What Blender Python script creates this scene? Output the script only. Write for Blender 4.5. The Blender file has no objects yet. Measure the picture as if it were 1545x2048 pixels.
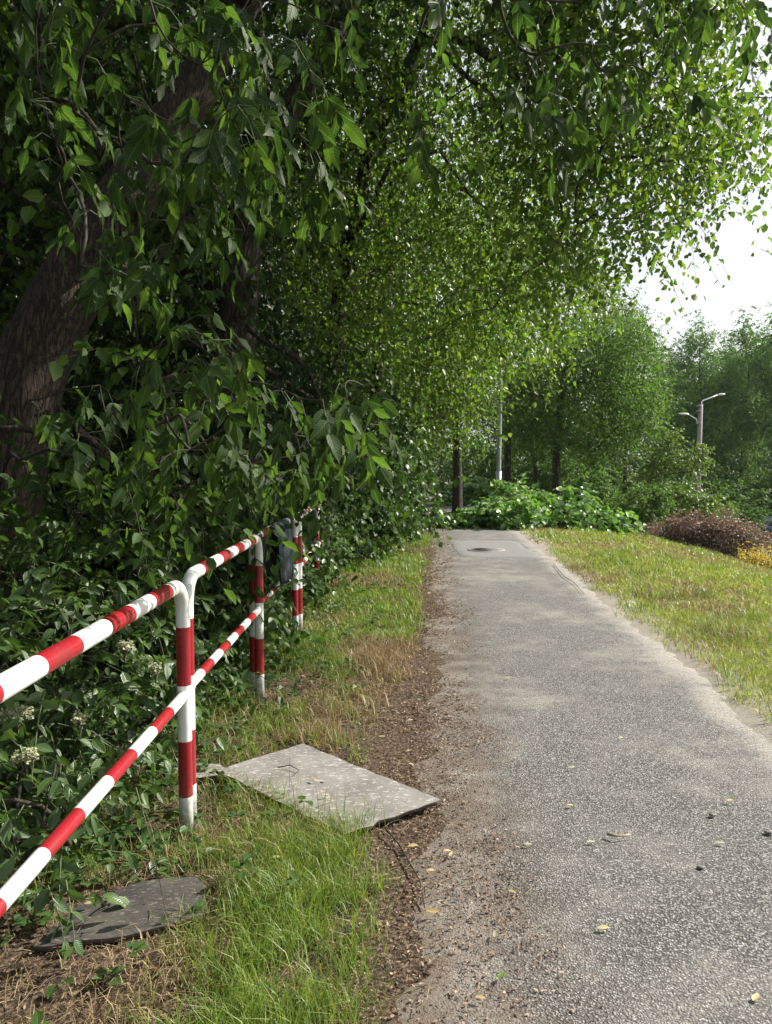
import bpy, math, random
import numpy as np
from mathutils import Matrix, Vector

R = math.radians
SC = bpy.context.scene
COL = SC.collection
rng = np.random.default_rng(7)
random.seed(7)

# ------------------------------------------------------------------ camera
CAMZ, FPX, W, H, PITCH = 1.58, 1541.0, 1545.0, 2048.0, R(3.68)
cam = bpy.data.cameras.new('camera')
cam.sensor_fit = 'VERTICAL'
cam.sensor_height = 24.0
cam.lens = 24.0 * FPX / H
cam.clip_end = 3000
camo = bpy.data.objects.new('camera', cam)
COL.objects.link(camo)
camo.location = (0, 0, CAMZ)
camo.rotation_euler = (R(90) - PITCH, 0, 0)
SC.camera = camo

# ------------------------------------------------------------------ light
SUN_AZ, SUN_EL = R(68), R(38)            # azimuth measured from +Y (view direction) towards +X
world = bpy.data.worlds.new('World')
SC.world = world
world.use_nodes = True
wn, wl = world.node_tree.nodes, world.node_tree.links
sky = wn.new('ShaderNodeTexSky')
sky.sky_type = 'NISHITA'
sky.sun_disc = False
sky.sun_elevation = SUN_EL
sky.sun_rotation = SUN_AZ
sky.air_density = 1.0
sky.dust_density = 5.0
sky.ozone_density = 1.0
veil = wn.new('ShaderNodeMixRGB')        # thin bright cloud veil over the whole sky
veil.inputs[0].default_value = 0.42
veil.inputs[2].default_value = (11.5, 11.9, 12.4, 1)
wl.new(sky.outputs[0], veil.inputs[1])
bg = wn['Background']
bg.inputs[1].default_value = 0.066
wl.new(veil.outputs[0], bg.inputs[0])
sun = bpy.data.lights.new('sun', 'SUN')
sun.energy = 5.0
sun.angle = R(0.55)
sun.color = (1.0, 0.94, 0.84)
suno = bpy.data.objects.new('sun', sun)
COL.objects.link(suno)
sdir = Vector((math.sin(SUN_AZ) * math.cos(SUN_EL), math.cos(SUN_AZ) * math.cos(SUN_EL), math.sin(SUN_EL)))
suno.rotation_euler = sdir.to_track_quat('Z', 'Y').to_euler()
suno.location = (20, 10, 30)
vs = SC.view_settings
vs.view_transform = 'Standard'
vs.look = 'None'
vs.exposure = 1.0
vs.gamma = 1
vs.use_curve_mapping = False
SC.render.engine = 'CYCLES'
cy = SC.cycles
cy.use_denoising = True
cy.max_bounces = 7
cy.diffuse_bounces = 4
cy.glossy_bounces = 2
cy.transmission_bounces = 5
cy.transparent_max_bounces = 4
cy.caustics_reflective = False
cy.caustics_refractive = False

# ------------------------------------------------------------------ helpers: space
SP, CP = math.sin(PITCH), math.cos(PITCH)

def P(x, y, d):
    """world point that stands d metres ahead of the camera on the ray of photograph pixel x, y"""
    a, b = (x - W / 2) / FPX, (H / 2 - y) / FPX
    v = np.array([a, CP + b * SP, -SP + b * CP])
    v = v * (d / v[1])
    return np.array([v[0], v[1], v[2] + CAMZ])

def G(x, y, z=0.0):
    a, b = (x - W / 2) / FPX, (H / 2 - y) / FPX
    v = np.array([a, CP + b * SP, -SP + b * CP])
    k = (z - CAMZ) / v[2]
    return np.array([v[0] * k, v[1] * k, z])

def pix(p):
    """photograph pixel and depth of world points (N,3)"""
    q = np.asarray(p, float) - np.array([0, 0, CAMZ])
    dep = q[..., 1] * CP - q[..., 2] * SP
    up = q[..., 1] * SP + q[..., 2] * CP
    dd = np.where(np.abs(dep) < 1e-6, 1e-6, dep)
    return W / 2 + FPX * q[..., 0] / dd, H / 2 - FPX * up / dd, dep

def _hash(i, j, s):
    n = (i * 374761393 + j * 668265263 + s * 974634777) & 0xffffffff
    n = ((n ^ (n >> 13)) * 1274126177) & 0xffffffff
    return ((n ^ (n >> 16)) & 0xffff) / 65535.0

def vnoise(x, y, s=0):
    x, y = np.asarray(x, float), np.asarray(y, float)
    i, j = np.floor(x).astype(np.int64), np.floor(y).astype(np.int64)
    fx, fy = x - i, y - j
    fx, fy = fx * fx * (3 - 2 * fx), fy * fy * (3 - 2 * fy)
    a, b = _hash(i, j, s), _hash(i + 1, j, s)
    c, d = _hash(i, j + 1, s), _hash(i + 1, j + 1, s)
    return (a * (1 - fx) + b * fx) * (1 - fy) + (c * (1 - fx) + d * fx) * fy

def fbm(x, y, s=0, o=3):
    t, a, n = 0, 0.5, 0
    for k in range(o):
        t = t + a * vnoise(np.asarray(x) * 2 ** k, np.asarray(y) * 2 ** k, s + k * 17)
        n += a
        a *= 0.5
    return t / n

def bend(y):
    y = np.asarray(y, float)
    return np.where(y > 27, -0.03 * (y - 27) ** 2, 0.0)

def path_left(y):
    return 0.28 + 0.063 * (np.asarray(y) - 4.4) + bend(y)

def path_right(y):
    return 2.22 + 0.061 * (np.asarray(y) - 4.4) + bend(y)

def ground_z(x, y):
    x, y = np.asarray(x, float), np.asarray(y, float)
    dx = np.maximum(0, x - 3.2)
    bank = np.where(dx < 8, 0.03 * dx ** 2, 1.92 + 0.48 * (dx - 8))
    lo = 3.3
    bank = np.where(bank > lo - 0.6, lo - 0.6 * np.exp(-(bank - lo + 0.6) / 0.6), bank)
    far = np.clip((y - 60) / 60, 0, 1)
    left = np.clip(-1.3 - x, 0, 12) * 0.09
    bump = (fbm(x * 0.9, y * 0.9, 5) - 0.5) * 0.05
    near_path = np.clip(np.minimum(np.abs(x - path_left(y)), np.abs(x - path_right(y))) / 0.6, 0, 1)
    inside = (x > path_left(y) - 0.1) & (x < path_right(y) + 0.1)
    bump = np.where(inside, 0, bump * near_path)
    dip = 0.05 * np.clip((-0.45 - x) / 0.35, 0, 1) * np.clip((y - 2.75) / 0.35, 0, 1)
    return -bank - left - dip + bump * (1 - far)

# ------------------------------------------------------------------ helpers: meshes and objects
def nrm(v):
    return v / np.maximum(np.linalg.norm(v, axis=-1, keepdims=True), 1e-9)

class MB:
    """collects vertices and faces; build() links them as ONE mesh object"""
    def __init__(s):
        s.v, s.f, s.m, s.uv, s.n = [], [], [], [], 0
    def add(s, v, f, m=0, uv=None):
        v = np.asarray(v, float).reshape(-1, 3)
        f = np.asarray(f, np.int64)
        if f.size == 0:
            return s
        s.v.append(v)
        s.f.append(f + s.n)
        mm = np.asarray(m)
        s.m.append(np.full(len(f), int(m), np.int32) if mm.ndim == 0 else mm.astype(np.int32))
        s.uv.append(np.zeros((f.size, 2)) if uv is None else np.asarray(uv).reshape(-1, 2))
        s.n += len(v)
        return s
    def mesh(s, name, mats, smooth=False, use_uv=False):
        me = bpy.data.meshes.new(name)
        v = np.concatenate(s.v)
        lens = np.concatenate([np.full(len(f), f.shape[1], np.int32) for f in s.f])
        idx = np.concatenate([f.ravel() for f in s.f]).astype(np.int32)
        me.vertices.add(len(v))
        me.vertices.foreach_set('co', v.ravel().astype(np.float32))
        me.loops.add(len(idx))
        me.loops.foreach_set('vertex_index', idx)
        me.polygons.add(len(lens))
        st = np.zeros(len(lens), np.int32)
        st[1:] = np.cumsum(lens)[:-1]
        me.polygons.foreach_set('loop_start', st)
        me.polygons.foreach_set('material_index', np.concatenate(s.m))
        if smooth:
            me.polygons.foreach_set('use_smooth', np.ones(len(lens), bool))
        if use_uv:
            u = me.uv_layers.new(name='UVMap')
            u.data.foreach_set('uv', np.concatenate(s.uv).ravel().astype(np.float32))
        for m in (mats if isinstance(mats, (list, tuple)) else [mats]):
            me.materials.append(m)
        me.update(calc_edges=True)
        return me
    def build(s, name, mats, parent=None, smooth=False, use_uv=False):
        return obj(name, s.mesh(name, mats, smooth, use_uv), parent)

def obj(name, me, parent=None):
    o = bpy.data.objects.new(name, me)
    COL.objects.link(o)
    if parent is not None:
        o.parent = parent
        if parent.type == 'EMPTY':
            o.matrix_parent_inverse = Matrix.Translation(-base_of(parent))
    return o

def base_of(o):
    b = Vector(o.location)
    while o.parent is not None:
        o = o.parent
        if o.type == 'EMPTY':
            b = Vector(o.location)
    return b

def tag(o, label=None, cat=None, group=None, kind=None):
    if label: o['label'] = label
    if cat: o['category'] = cat
    if group: o['group'] = group
    if kind: o['kind'] = kind
    return o

def thing(name, loc, label, cat, group=None):
    o = bpy.data.objects.new(name, None)
    COL.objects.link(o)
    o.empty_display_size = 0.2
    o.location = Vector([float(c) for c in loc])
    return tag(o, label, cat, group)

def tube(mb, pts, rad, sides=8, mat=0, cap=True, lump=0.0, seed=0):
    pts = np.asarray(pts, float)
    n = len(pts)
    rad = np.broadcast_to(np.asarray(rad, float), (n,))
    t = np.gradient(pts, axis=0)
    t = nrm(t)
    ref = np.array([0.0, 0, 1]) if abs(t[0][2]) < 0.9 else np.array([1.0, 0, 0])
    u = nrm(np.cross(ref, t[0]))
    V = []
    ang = np.linspace(0, 2 * np.pi, sides, endpoint=False)
    for i in range(n):
        u = nrm(u - t[i] * np.dot(u, t[i]))
        w = np.cross(t[i], u)
        r = rad[i]
        if lump:
            r = r * (1 + lump * (fbm(ang * 1.9 + seed, np.full(sides, i * 0.35), seed) - 0.5) * 2)
            r = r[:, None]
        V.append(pts[i] + r * (np.cos(ang)[:, None] * u + np.sin(ang)[:, None] * w))
    V = np.concatenate(V)
    i = np.arange(n - 1)[:, None] * sides
    j = np.arange(sides)[None]
    k = (j + 1) % sides
    F = np.stack([i + j, i + k, i + sides + k, i + sides + j], -1).reshape(-1, 4)
    mm = np.repeat(np.asarray(mat), sides) if np.ndim(mat) else mat
    mb.add(V, F, mm)
    if cap:
        c0, c1 = np.arange(sides)[::-1][None], (np.arange(sides) + (n - 1) * sides)[None]
        off = mb.n - len(V)
        m0, m1 = (mat[0], mat[-1]) if np.ndim(mat) else (mat, mat)
        for c, mm in ((c0, m0), (c1, m1)):
            mb.f.append(c + off)
            mb.m.append(np.full(1, int(mm), np.int32))
            mb.uv.append(np.zeros((sides, 2)))
    return mb

def tubes3(mb, pl, r0, r1, mat=0, sides=3):
    """many thin polylines at once: pl (N,S,3)"""
    pl = np.asarray(pl, float)
    if len(pl) == 0:
        return mb
    N, S, _ = pl.shape
    t = nrm(np.gradient(pl, axis=1))
    ref = np.where(np.abs(t[..., 2:3]) < 0.9, np.array([0, 0, 1.0]), np.array([1.0, 0, 0]))
    u = nrm(np.cross(ref, t))
    w = np.cross(t, u)
    ang = np.linspace(0, 2 * np.pi, sides, endpoint=False)
    r0, r1 = np.broadcast_to(r0, (N,)), np.broadcast_to(r1, (N,))
    s = np.linspace(0, 1, S)
    r = (r0[:, None] * (1 - s) + r1[:, None] * s)[..., None, None]
    V = pl[:, :, None] + r * (np.cos(ang)[None, None, :, None] * u[:, :, None] + np.sin(ang)[None, None, :, None] * w[:, :, None])
    b = (np.arange(N)[:, None, None] * S + np.arange(S - 1)[None, :, None]) * sides
    j = np.arange(sides)[None, None]
    k = (j + 1) % sides
    F = np.stack([b + j, b + k, b + sides + k, b + sides + j], -1).reshape(-1, 4)
    return mb.add(V.reshape(-1, 3), F, mat)

def box(mb, lo, hi, mat=0, rot=None, at=(0, 0, 0)):
    x0, y0, z0 = lo
    x1, y1, z1 = hi
    v = np.array([[x0, y0, z0], [x1, y0, z0], [x1, y1, z0], [x0, y1, z0], [x0, y0, z1], [x1, y0, z1], [x1, y1, z1], [x0, y1, z1]], float)
    if rot is not None:
        v = v @ np.array(rot.to_matrix()).T if hasattr(rot, 'to_matrix') else v @ np.array(rot).T
    f = np.array([[3, 2, 1, 0], [4, 5, 6, 7], [0, 1, 5, 4], [1, 2, 6, 5], [2, 3, 7, 6], [3, 0, 4, 7]])
    return mb.add(v + np.asarray(at), f, mat)

# ------------------------------------------------------------------ materials
def new_mat(name):
    m = bpy.data.materials.new(name)
    m.use_nodes = True
    nt = m.node_tree
    return m, nt.nodes, nt.links, nt.nodes['Principled BSDF']

def nd(n, kind, **kw):
    x = n.new(kind)
    for k, v in kw.items():
        setattr(x, k, v)
    return x

def math_node(n, l, op, a, b=None, clamp=False):
    x = nd(n, 'ShaderNodeMath', operation=op, use_clamp=clamp)
    for i, v in enumerate((a, b)):
        if v is None: continue
        if isinstance(v, (int, float)): x.inputs[i].default_value = v
        else: l.new(v, x.inputs[i])
    return x.outputs[0]

def mix(n, l, f, a, b, mode='MIX'):
    x = nd(n, 'ShaderNodeMixRGB', blend_type=mode)
    for i, v in enumerate((f, a, b)):
        if isinstance(v, (int, float)): x.inputs[i].default_value = v
        elif isinstance(v, tuple): x.inputs[i].default_value = v if len(v) == 4 else v + (1,)
        else: l.new(v, x.inputs[i])
    return x.outputs[0]

def noise(n, l, vec, scale, detail=4, rough=0.55, dist=0.0):
    x = nd(n, 'ShaderNodeTexNoise')
    x.inputs['Scale'].default_value = scale
    x.inputs['Detail'].default_value = detail
    x.inputs['Roughness'].default_value = rough
    x.inputs['Distortion'].default_value = dist
    if vec is not None: l.new(vec, x.inputs['Vector'])
    return x.outputs['Fac']

def ramp(n, l, f, stops):
    x = nd(n, 'ShaderNodeValToRGB')
    e = x.color_ramp.elements
    while len(e) < len(stops): e.new(0.5)
    for k, (p, c) in enumerate(stops):
        e[k].position = p
        e[k].color = c if len(c) == 4 else tuple(c) + (1,)
    l.new(f, x.inputs[0])
    return x.outputs[0]

def maprange(n, l, v, a, b, c=0.0, d=1.0):
    x = nd(n, 'ShaderNodeMapRange')
    x.interpolation_type = 'SMOOTHSTEP'
    for i, k in zip((1, 2, 3, 4), (a, b, c, d)): x.inputs[i].default_value = k
    l.new(v, x.inputs[0])
    return x.outputs[0]

def leaf_mat(name, stops, trans=0.35, tcol=None, rough=0.42, spec=0.5, veins=False, tgain=1.6):
    """leaf: reflecting blade + light coming through it; colour differs from leaf to leaf"""
    m, n, l, b = new_mat(name)
    geo, oi = nd(n, 'ShaderNodeNewGeometry'), nd(n, 'ShaderNodeObjectInfo')
    r = math_node(n, l, 'FRACT', math_node(n, l, 'ADD', geo.outputs['Random Per Island'], oi.outputs['Random']))
    c = ramp(n, l, r, stops)
    if veins:
        uv = nd(n, 'ShaderNodeUVMap')
        sx = nd(n, 'ShaderNodeSeparateXYZ')
        l.new(uv.outputs[0], sx.inputs[0])
        ax = math_node(n, l, 'ABSOLUTE', math_node(n, l, 'SUBTRACT', sx.outputs[0], 0.5))
        ph = math_node(n, l, 'SUBTRACT', math_node(n, l, 'MULTIPLY', sx.outputs[1], 52.0), math_node(n, l, 'MULTIPLY', ax, 62.0))
        s = math_node(n, l, 'POWER', math_node(n, l, 'ABSOLUTE', math_node(n, l, 'SINE', math_node(n, l, 'MULTIPLY', ph, 0.5))), 8.0)
        mid = maprange(n, l, ax, 0.0, 0.035, 1.0, 0.0)
        vein = math_node(n, l, 'MAXIMUM', math_node(n, l, 'MULTIPLY', s, 0.45), mid)
        c = mix(n, l, math_node(n, l, 'MULTIPLY', vein, 0.45), c, (0.16, 0.24, 0.07))
        bp = nd(n, 'ShaderNodeBump', invert=True)
        bp.inputs['Strength'].default_value = 0.35
        bp.inputs['Distance'].default_value = 0.004
        l.new(vein, bp.inputs['Height'])
        l.new(bp.outputs[0], b.inputs['Normal'])
    l.new(c, b.inputs['Base Color'])
    b.inputs['Roughness'].default_value = rough
    b.inputs['Specular IOR Level'].default_value = spec
    t = nd(n, 'ShaderNodeBsdfTranslucent')
    tc = mix(n, l, 1.0, c, tuple(tcol or (tgain * 1.05, tgain * 1.08, tgain * 0.5)), 'MULTIPLY')
    l.new(tc, t.inputs[0])
    ms = nd(n, 'ShaderNodeMixShader')
    ms.inputs[0].default_value = trans
    l.new(b.outputs[0], ms.inputs[1])
    l.new(t.outputs[0], ms.inputs[2])
    l.new(ms.outputs[0], n['Material Output'].inputs[0])
    return m

def bark_mat(name, c0, c1, scale=1.0, moss=None):
    m, n, l, b = new_mat(name)
    tc = nd(n, 'ShaderNodeTexCoord')
    mp = nd(n, 'ShaderNodeMapping')
    mp.inputs['Scale'].default_value = (9 * scale, 9 * scale, 1.9 * scale)
    l.new(tc.outputs['Object'], mp.inputs[0])
    v = nd(n, 'ShaderNodeTexVoronoi', feature='DISTANCE_TO_EDGE')
    v.inputs['Scale'].default_value = 2.6
    nz = noise(n, l, mp.outputs[0], 1.4, 5, 0.65)
    add = nd(n, 'ShaderNodeVectorMath', operation='ADD')
    cmb = nd(n, 'ShaderNodeCombineXYZ')
    for i in range(3): l.new(math_node(n, l, 'MULTIPLY', nz, 1.6), cmb.inputs[i])
    l.new(mp.outputs[0], add.inputs[0]); l.new(cmb.outputs[0], add.inputs[1])
    l.new(add.outputs[0], v.inputs['Vector'])
    crack = maprange(n, l, v.outputs['Distance'], 0.0, 0.22)
    fine = noise(n, l, mp.outputs[0], 7, 5, 0.7)
    hgt = math_node(n, l, 'ADD', crack, math_node(n, l, 'MULTIPLY', fine, 0.5))
    c = ramp(n, l, math_node(n, l, 'MULTIPLY', hgt, 0.72), [(0.1, c0), (0.85, c1)])
    if moss:
        c = mix(n, l, maprange(n, l, noise(n, l, tc.outputs['Object'], 2.2, 5), 0.56, 0.7, 0, 0.6), c, moss)
    l.new(c, b.inputs['Base Color'])
    b.inputs['Roughness'].default_value = 0.9
    bp = nd(n, 'ShaderNodeBump')
    bp.inputs['Strength'].default_value = 1.0
    bp.inputs['Distance'].default_value = 0.05
    l.new(hgt, bp.inputs['Height'])
    l.new(bp.outputs[0], b.inputs['Normal'])
    return m

def paint_mat(name, col, dirt, rough=0.2, chip=(0.3, 0.29, 0.27), speck=0.66):
    m, n, l, b = new_mat(name)
    tc = nd(n, 'ShaderNodeTexCoord')
    g = noise(n, l, tc.outputs['Object'], 5, 6, 0.7)
    c = mix(n, l, maprange(n, l, g, 0.40, 0.72, 0, 0.75), col, dirt)
    fine = noise(n, l, tc.outputs['Object'], 95, 3, 0.7)
    c = mix(n, l, maprange(n, l, fine, speck, speck + 0.08, 0, 0.75), c, chip)
    sz = nd(n, 'ShaderNodeSeparateXYZ')
    l.new(tc.outputs['Object'], sz.inputs[0])
    splash = math_node(n, l, 'MULTIPLY', maprange(n, l, sz.outputs[2], 0.0, 0.3, 1, 0), maprange(n, l, noise(n, l, tc.outputs['Object'], 22, 5, 0.7), 0.35, 0.7))
    c = mix(n, l, math_node(n, l, 'MULTIPLY', splash, 0.8), c, (0.17, 0.14, 0.1))
    l.new(c, b.inputs['Base Color'])
    l.new(maprange(n, l, g, 0.3, 0.8, rough, rough + 0.25), b.inputs['Roughness'])
    bp = nd(n, 'ShaderNodeBump')
    bp.inputs['Strength'].default_value = 0.12
    bp.inputs['Distance'].default_value = 0.003
    l.new(fine, bp.inputs['Height'])
    l.new(bp.outputs[0], b.inputs['Normal'])
    return m

def flat_mat(name, col, rough=0.6, metal=0.0, var=0.25, scale=20, bump=0.2):
    m, n, l, b = new_mat(name)
    tc = nd(n, 'ShaderNodeTexCoord')
    g = noise(n, l, tc.outputs['Object'], scale, 5, 0.65)
    dark = tuple(c * (1 - var) for c in col)
    light = tuple(min(1, c * (1 + var)) for c in col)
    l.new(ramp(n, l, g, [(0.3, dark), (0.7, light)]), b.inputs['Base Color'])
    b.inputs['Roughness'].default_value = rough
    b.inputs['Metallic'].default_value = metal
    bp = nd(n, 'ShaderNodeBump')
    bp.inputs['Strength'].default_value = bump
    bp.inputs['Distance'].default_value = 0.01
    l.new(g, bp.inputs['Height'])
    l.new(bp.outputs[0], b.inputs['Normal'])
    return m

def stops(*cols):
    k = len(cols)
    return [(i / max(1, k - 1), c) for i, c in enumerate(cols)]

M = {}
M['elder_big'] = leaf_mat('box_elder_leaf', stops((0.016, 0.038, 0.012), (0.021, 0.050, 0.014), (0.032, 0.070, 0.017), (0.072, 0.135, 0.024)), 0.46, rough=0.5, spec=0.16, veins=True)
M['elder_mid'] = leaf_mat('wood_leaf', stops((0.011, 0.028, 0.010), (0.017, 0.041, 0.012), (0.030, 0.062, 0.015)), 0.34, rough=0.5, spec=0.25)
M['lime'] = leaf_mat('lime_leaf', stops((0.044, 0.092, 0.018), (0.068, 0.132, 0.023), (0.102, 0.175, 0.029), (0.15, 0.215, 0.033)), 0.46, rough=0.42, spec=0.4)
M['shrub'] = leaf_mat('shrub_leaf', stops((0.034, 0.075, 0.026), (0.044, 0.092, 0.028), (0.052, 0.105, 0.030), (0.075, 0.130, 0.030)), 0.30, rough=0.36, veins=True)
M['hedge'] = leaf_mat('sucker_leaf', stops((0.032, 0.072, 0.024), (0.046, 0.095, 0.026), (0.07, 0.13, 0.028)), 0.30, rough=0.42, spec=0.35)
M['cut'] = leaf_mat('cut_leaf', stops((0.10, 0.21, 0.04), (0.13, 0.27, 0.04), (0.09, 0.18, 0.06), (0.12, 0.23, 0.05), (0.36, 0.44, 0.38)), 0.34, rough=0.36, spec=0.4)
M['far'] = leaf_mat('far_leaf', stops((0.034, 0.078, 0.022), (0.056, 0.115, 0.027), (0.095, 0.165, 0.034)), 0.42, rough=0.55, spec=0.2)
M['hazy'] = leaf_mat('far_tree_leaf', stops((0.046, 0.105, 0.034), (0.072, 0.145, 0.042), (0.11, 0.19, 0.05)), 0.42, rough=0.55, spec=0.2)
M['far_light'] = leaf_mat('sumac_leaf', stops((0.07, 0.13, 0.03), (0.10, 0.165, 0.035), (0.12, 0.19, 0.04)), 0.36, rough=0.45)
M['purple'] = leaf_mat('barberry_leaf', stops((0.15, 0.095, 0.092), (0.21, 0.128, 0.122), (0.13, 0.15, 0.075), (0.27, 0.175, 0.155)), 0.3, rough=0.5, tcol=(1.6, 1.0, 0.8))
M['yellow'] = leaf_mat('golden_leaf', stops((0.48, 0.40, 0.07), (0.62, 0.52, 0.10), (0.38, 0.37, 0.07)), 0.35, rough=0.5, tcol=(1.3, 1.1, 0.5))
M['grass'] = leaf_mat('grass_blade', stops((0.08, 0.165, 0.028), (0.12, 0.215, 0.035), (0.17, 0.25, 0.042), (0.25, 0.27, 0.07), (0.09, 0.175, 0.034)), 0.34, rough=0.45)
M['lawn'] = leaf_mat('lawn_blade', stops((0.16, 0.22, 0.035), (0.21, 0.27, 0.04), (0.14, 0.21, 0.035), (0.32, 0.30, 0.09), (0.23, 0.28, 0.05)), 0.34, rough=0.5)
M['straw'] = leaf_mat('dry_grass', stops((0.28, 0.2, 0.10), (0.36, 0.28, 0.15), (0.20, 0.13, 0.07), (0.42, 0.36, 0.2)), 0.25, rough=0.6, tcol=(1.1, 1.0, 0.8))
M['litter'] = leaf_mat('litter', stops((0.13, 0.08, 0.05), (0.27, 0.175, 0.11), (0.06, 0.04, 0.028), (0.38, 0.28, 0.19), (0.10, 0.063, 0.04)), 0.1, rough=0.75, tcol=(1, 0.9, 0.8))
M['petal'] = leaf_mat('fallen_yellow', stops((0.50, 0.42, 0.18), (0.58, 0.54, 0.34), (0.46, 0.35, 0.14), (0.42, 0.43, 0.18)), 0.25, rough=0.5, tcol=(1.1, 1.0, 0.7))
M['flower'] = leaf_mat('elder_flower', stops((0.27, 0.29, 0.16), (0.38, 0.38, 0.24), (0.20, 0.24, 0.12)), 0.2, rough=0.6, tcol=(1, 1, 0.8))
M['bark'] = bark_mat('bark_brown', (0.012, 0.009, 0.007), (0.085, 0.056, 0.036), 1.5)
M['bark_dark'] = bark_mat('bark_dark', (0.016, 0.013, 0.010), (0.085, 0.066, 0.048), 1.3, moss=(0.035, 0.05, 0.018))
M['twig'] = flat_mat('twig', (0.032, 0.025, 0.018), 0.9)
M['greentwig'] = flat_mat('green_stem', (0.075, 0.095, 0.035), 0.6)
M['white'] = paint_mat('white_paint', (0.70, 0.715, 0.70), (0.42, 0.43, 0.41), 0.24, speck=0.635)
M['red'] = paint_mat('red_paint', (0.275, 0.011, 0.019), (0.17, 0.016, 0.02), 0.17, chip=(0.40, 0.24, 0.22), speck=0.67)
M['steel'] = flat_mat('grey_pole', (0.30, 0.32, 0.33), 0.45, 0.4, 0.12, 6)
M['concrete'] = flat_mat('concrete_pole', (0.22, 0.20, 0.18), 0.85, 0, 0.25, 9)
M['alu'] = flat_mat('aluminium', (0.72, 0.74, 0.75), 0.3, 0.5, 0.08, 12, 0.03)

# ------------------------------------------------------------------ ground, path, road
def ground_material():
    m, n, l, b = new_mat('ground')
    tc = nd(n, 'ShaderNodeTexCoord')
    o = tc.outputs['Object']
    s = nd(n, 'ShaderNodeSeparateXYZ')
    l.new(o, s.inputs[0])
    big, med, fine, grit = noise(n, l, o, 0.8, 5), noise(n, l, o, 5, 5, 0.65), noise(n, l, o, 55, 4, 0.7), noise(n, l, o, 260, 3, 0.7)
    soil = ramp(n, l, fine, [(0.34, (0.022, 0.017, 0.013)), (0.50, (0.075, 0.054, 0.039)), (0.66, (0.23, 0.165, 0.115))])
    grass = ramp(n, l, med, [(0.3, (0.085, 0.11, 0.03)), (0.6, (0.16, 0.165, 0.05)), (0.75, (0.25, 0.21, 0.10))])
    dust = ramp(n, l, grit, [(0.3, (0.18, 0.165, 0.14)), (0.5, (0.265, 0.245, 0.21)), (0.7, (0.35, 0.32, 0.28))])
    # offset from the line of the path
    el = math_node(n, l, 'SUBTRACT', s.outputs[0], math_node(n, l, 'ADD', math_node(n, l, 'MULTIPLY', s.outputs[1], 0.061), 1.952))
    er = math_node(n, l, 'ADD', el, math_node(n, l, 'MULTIPLY', math_node(n, l, 'SUBTRACT', med, 0.5), 0.9))
    right = maprange(n, l, er, 0.02, 0.3)
    c = mix(n, l, right, soil, grass)
    d1 = math_node(n, l, 'ADD', math_node(n, l, 'ADD', el, 0.35), math_node(n, l, 'MULTIPLY', math_node(n, l, 'SUBTRACT', med, 0.5), 0.7))
    near = maprange(n, l, math_node(n, l, 'ABSOLUTE', d1), 0.55, 0.9, 1, 0)
    c = mix(n, l, math_node(n, l, 'MULTIPLY', near, maprange(n, l, big, 0.3, 0.62, 0.8, 1.0)), c, dust)
    l.new(c, b.inputs['Base Color'])
    b.inputs['Roughness'].default_value = 0.95
    b.inputs['Specular IOR Level'].default_value = 0.15
    bp = nd(n, 'ShaderNodeBump')
    bp.inputs['Strength'].default_value = 0.8
    bp.inputs['Distance'].default_value = 0.02
    l.new(math_node(n, l, 'ADD', fine, math_node(n, l, 'MULTIPLY', grit, 0.35)), bp.inputs['Height'])
    l.new(bp.outputs[0], b.inputs['Normal'])
    return m

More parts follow.
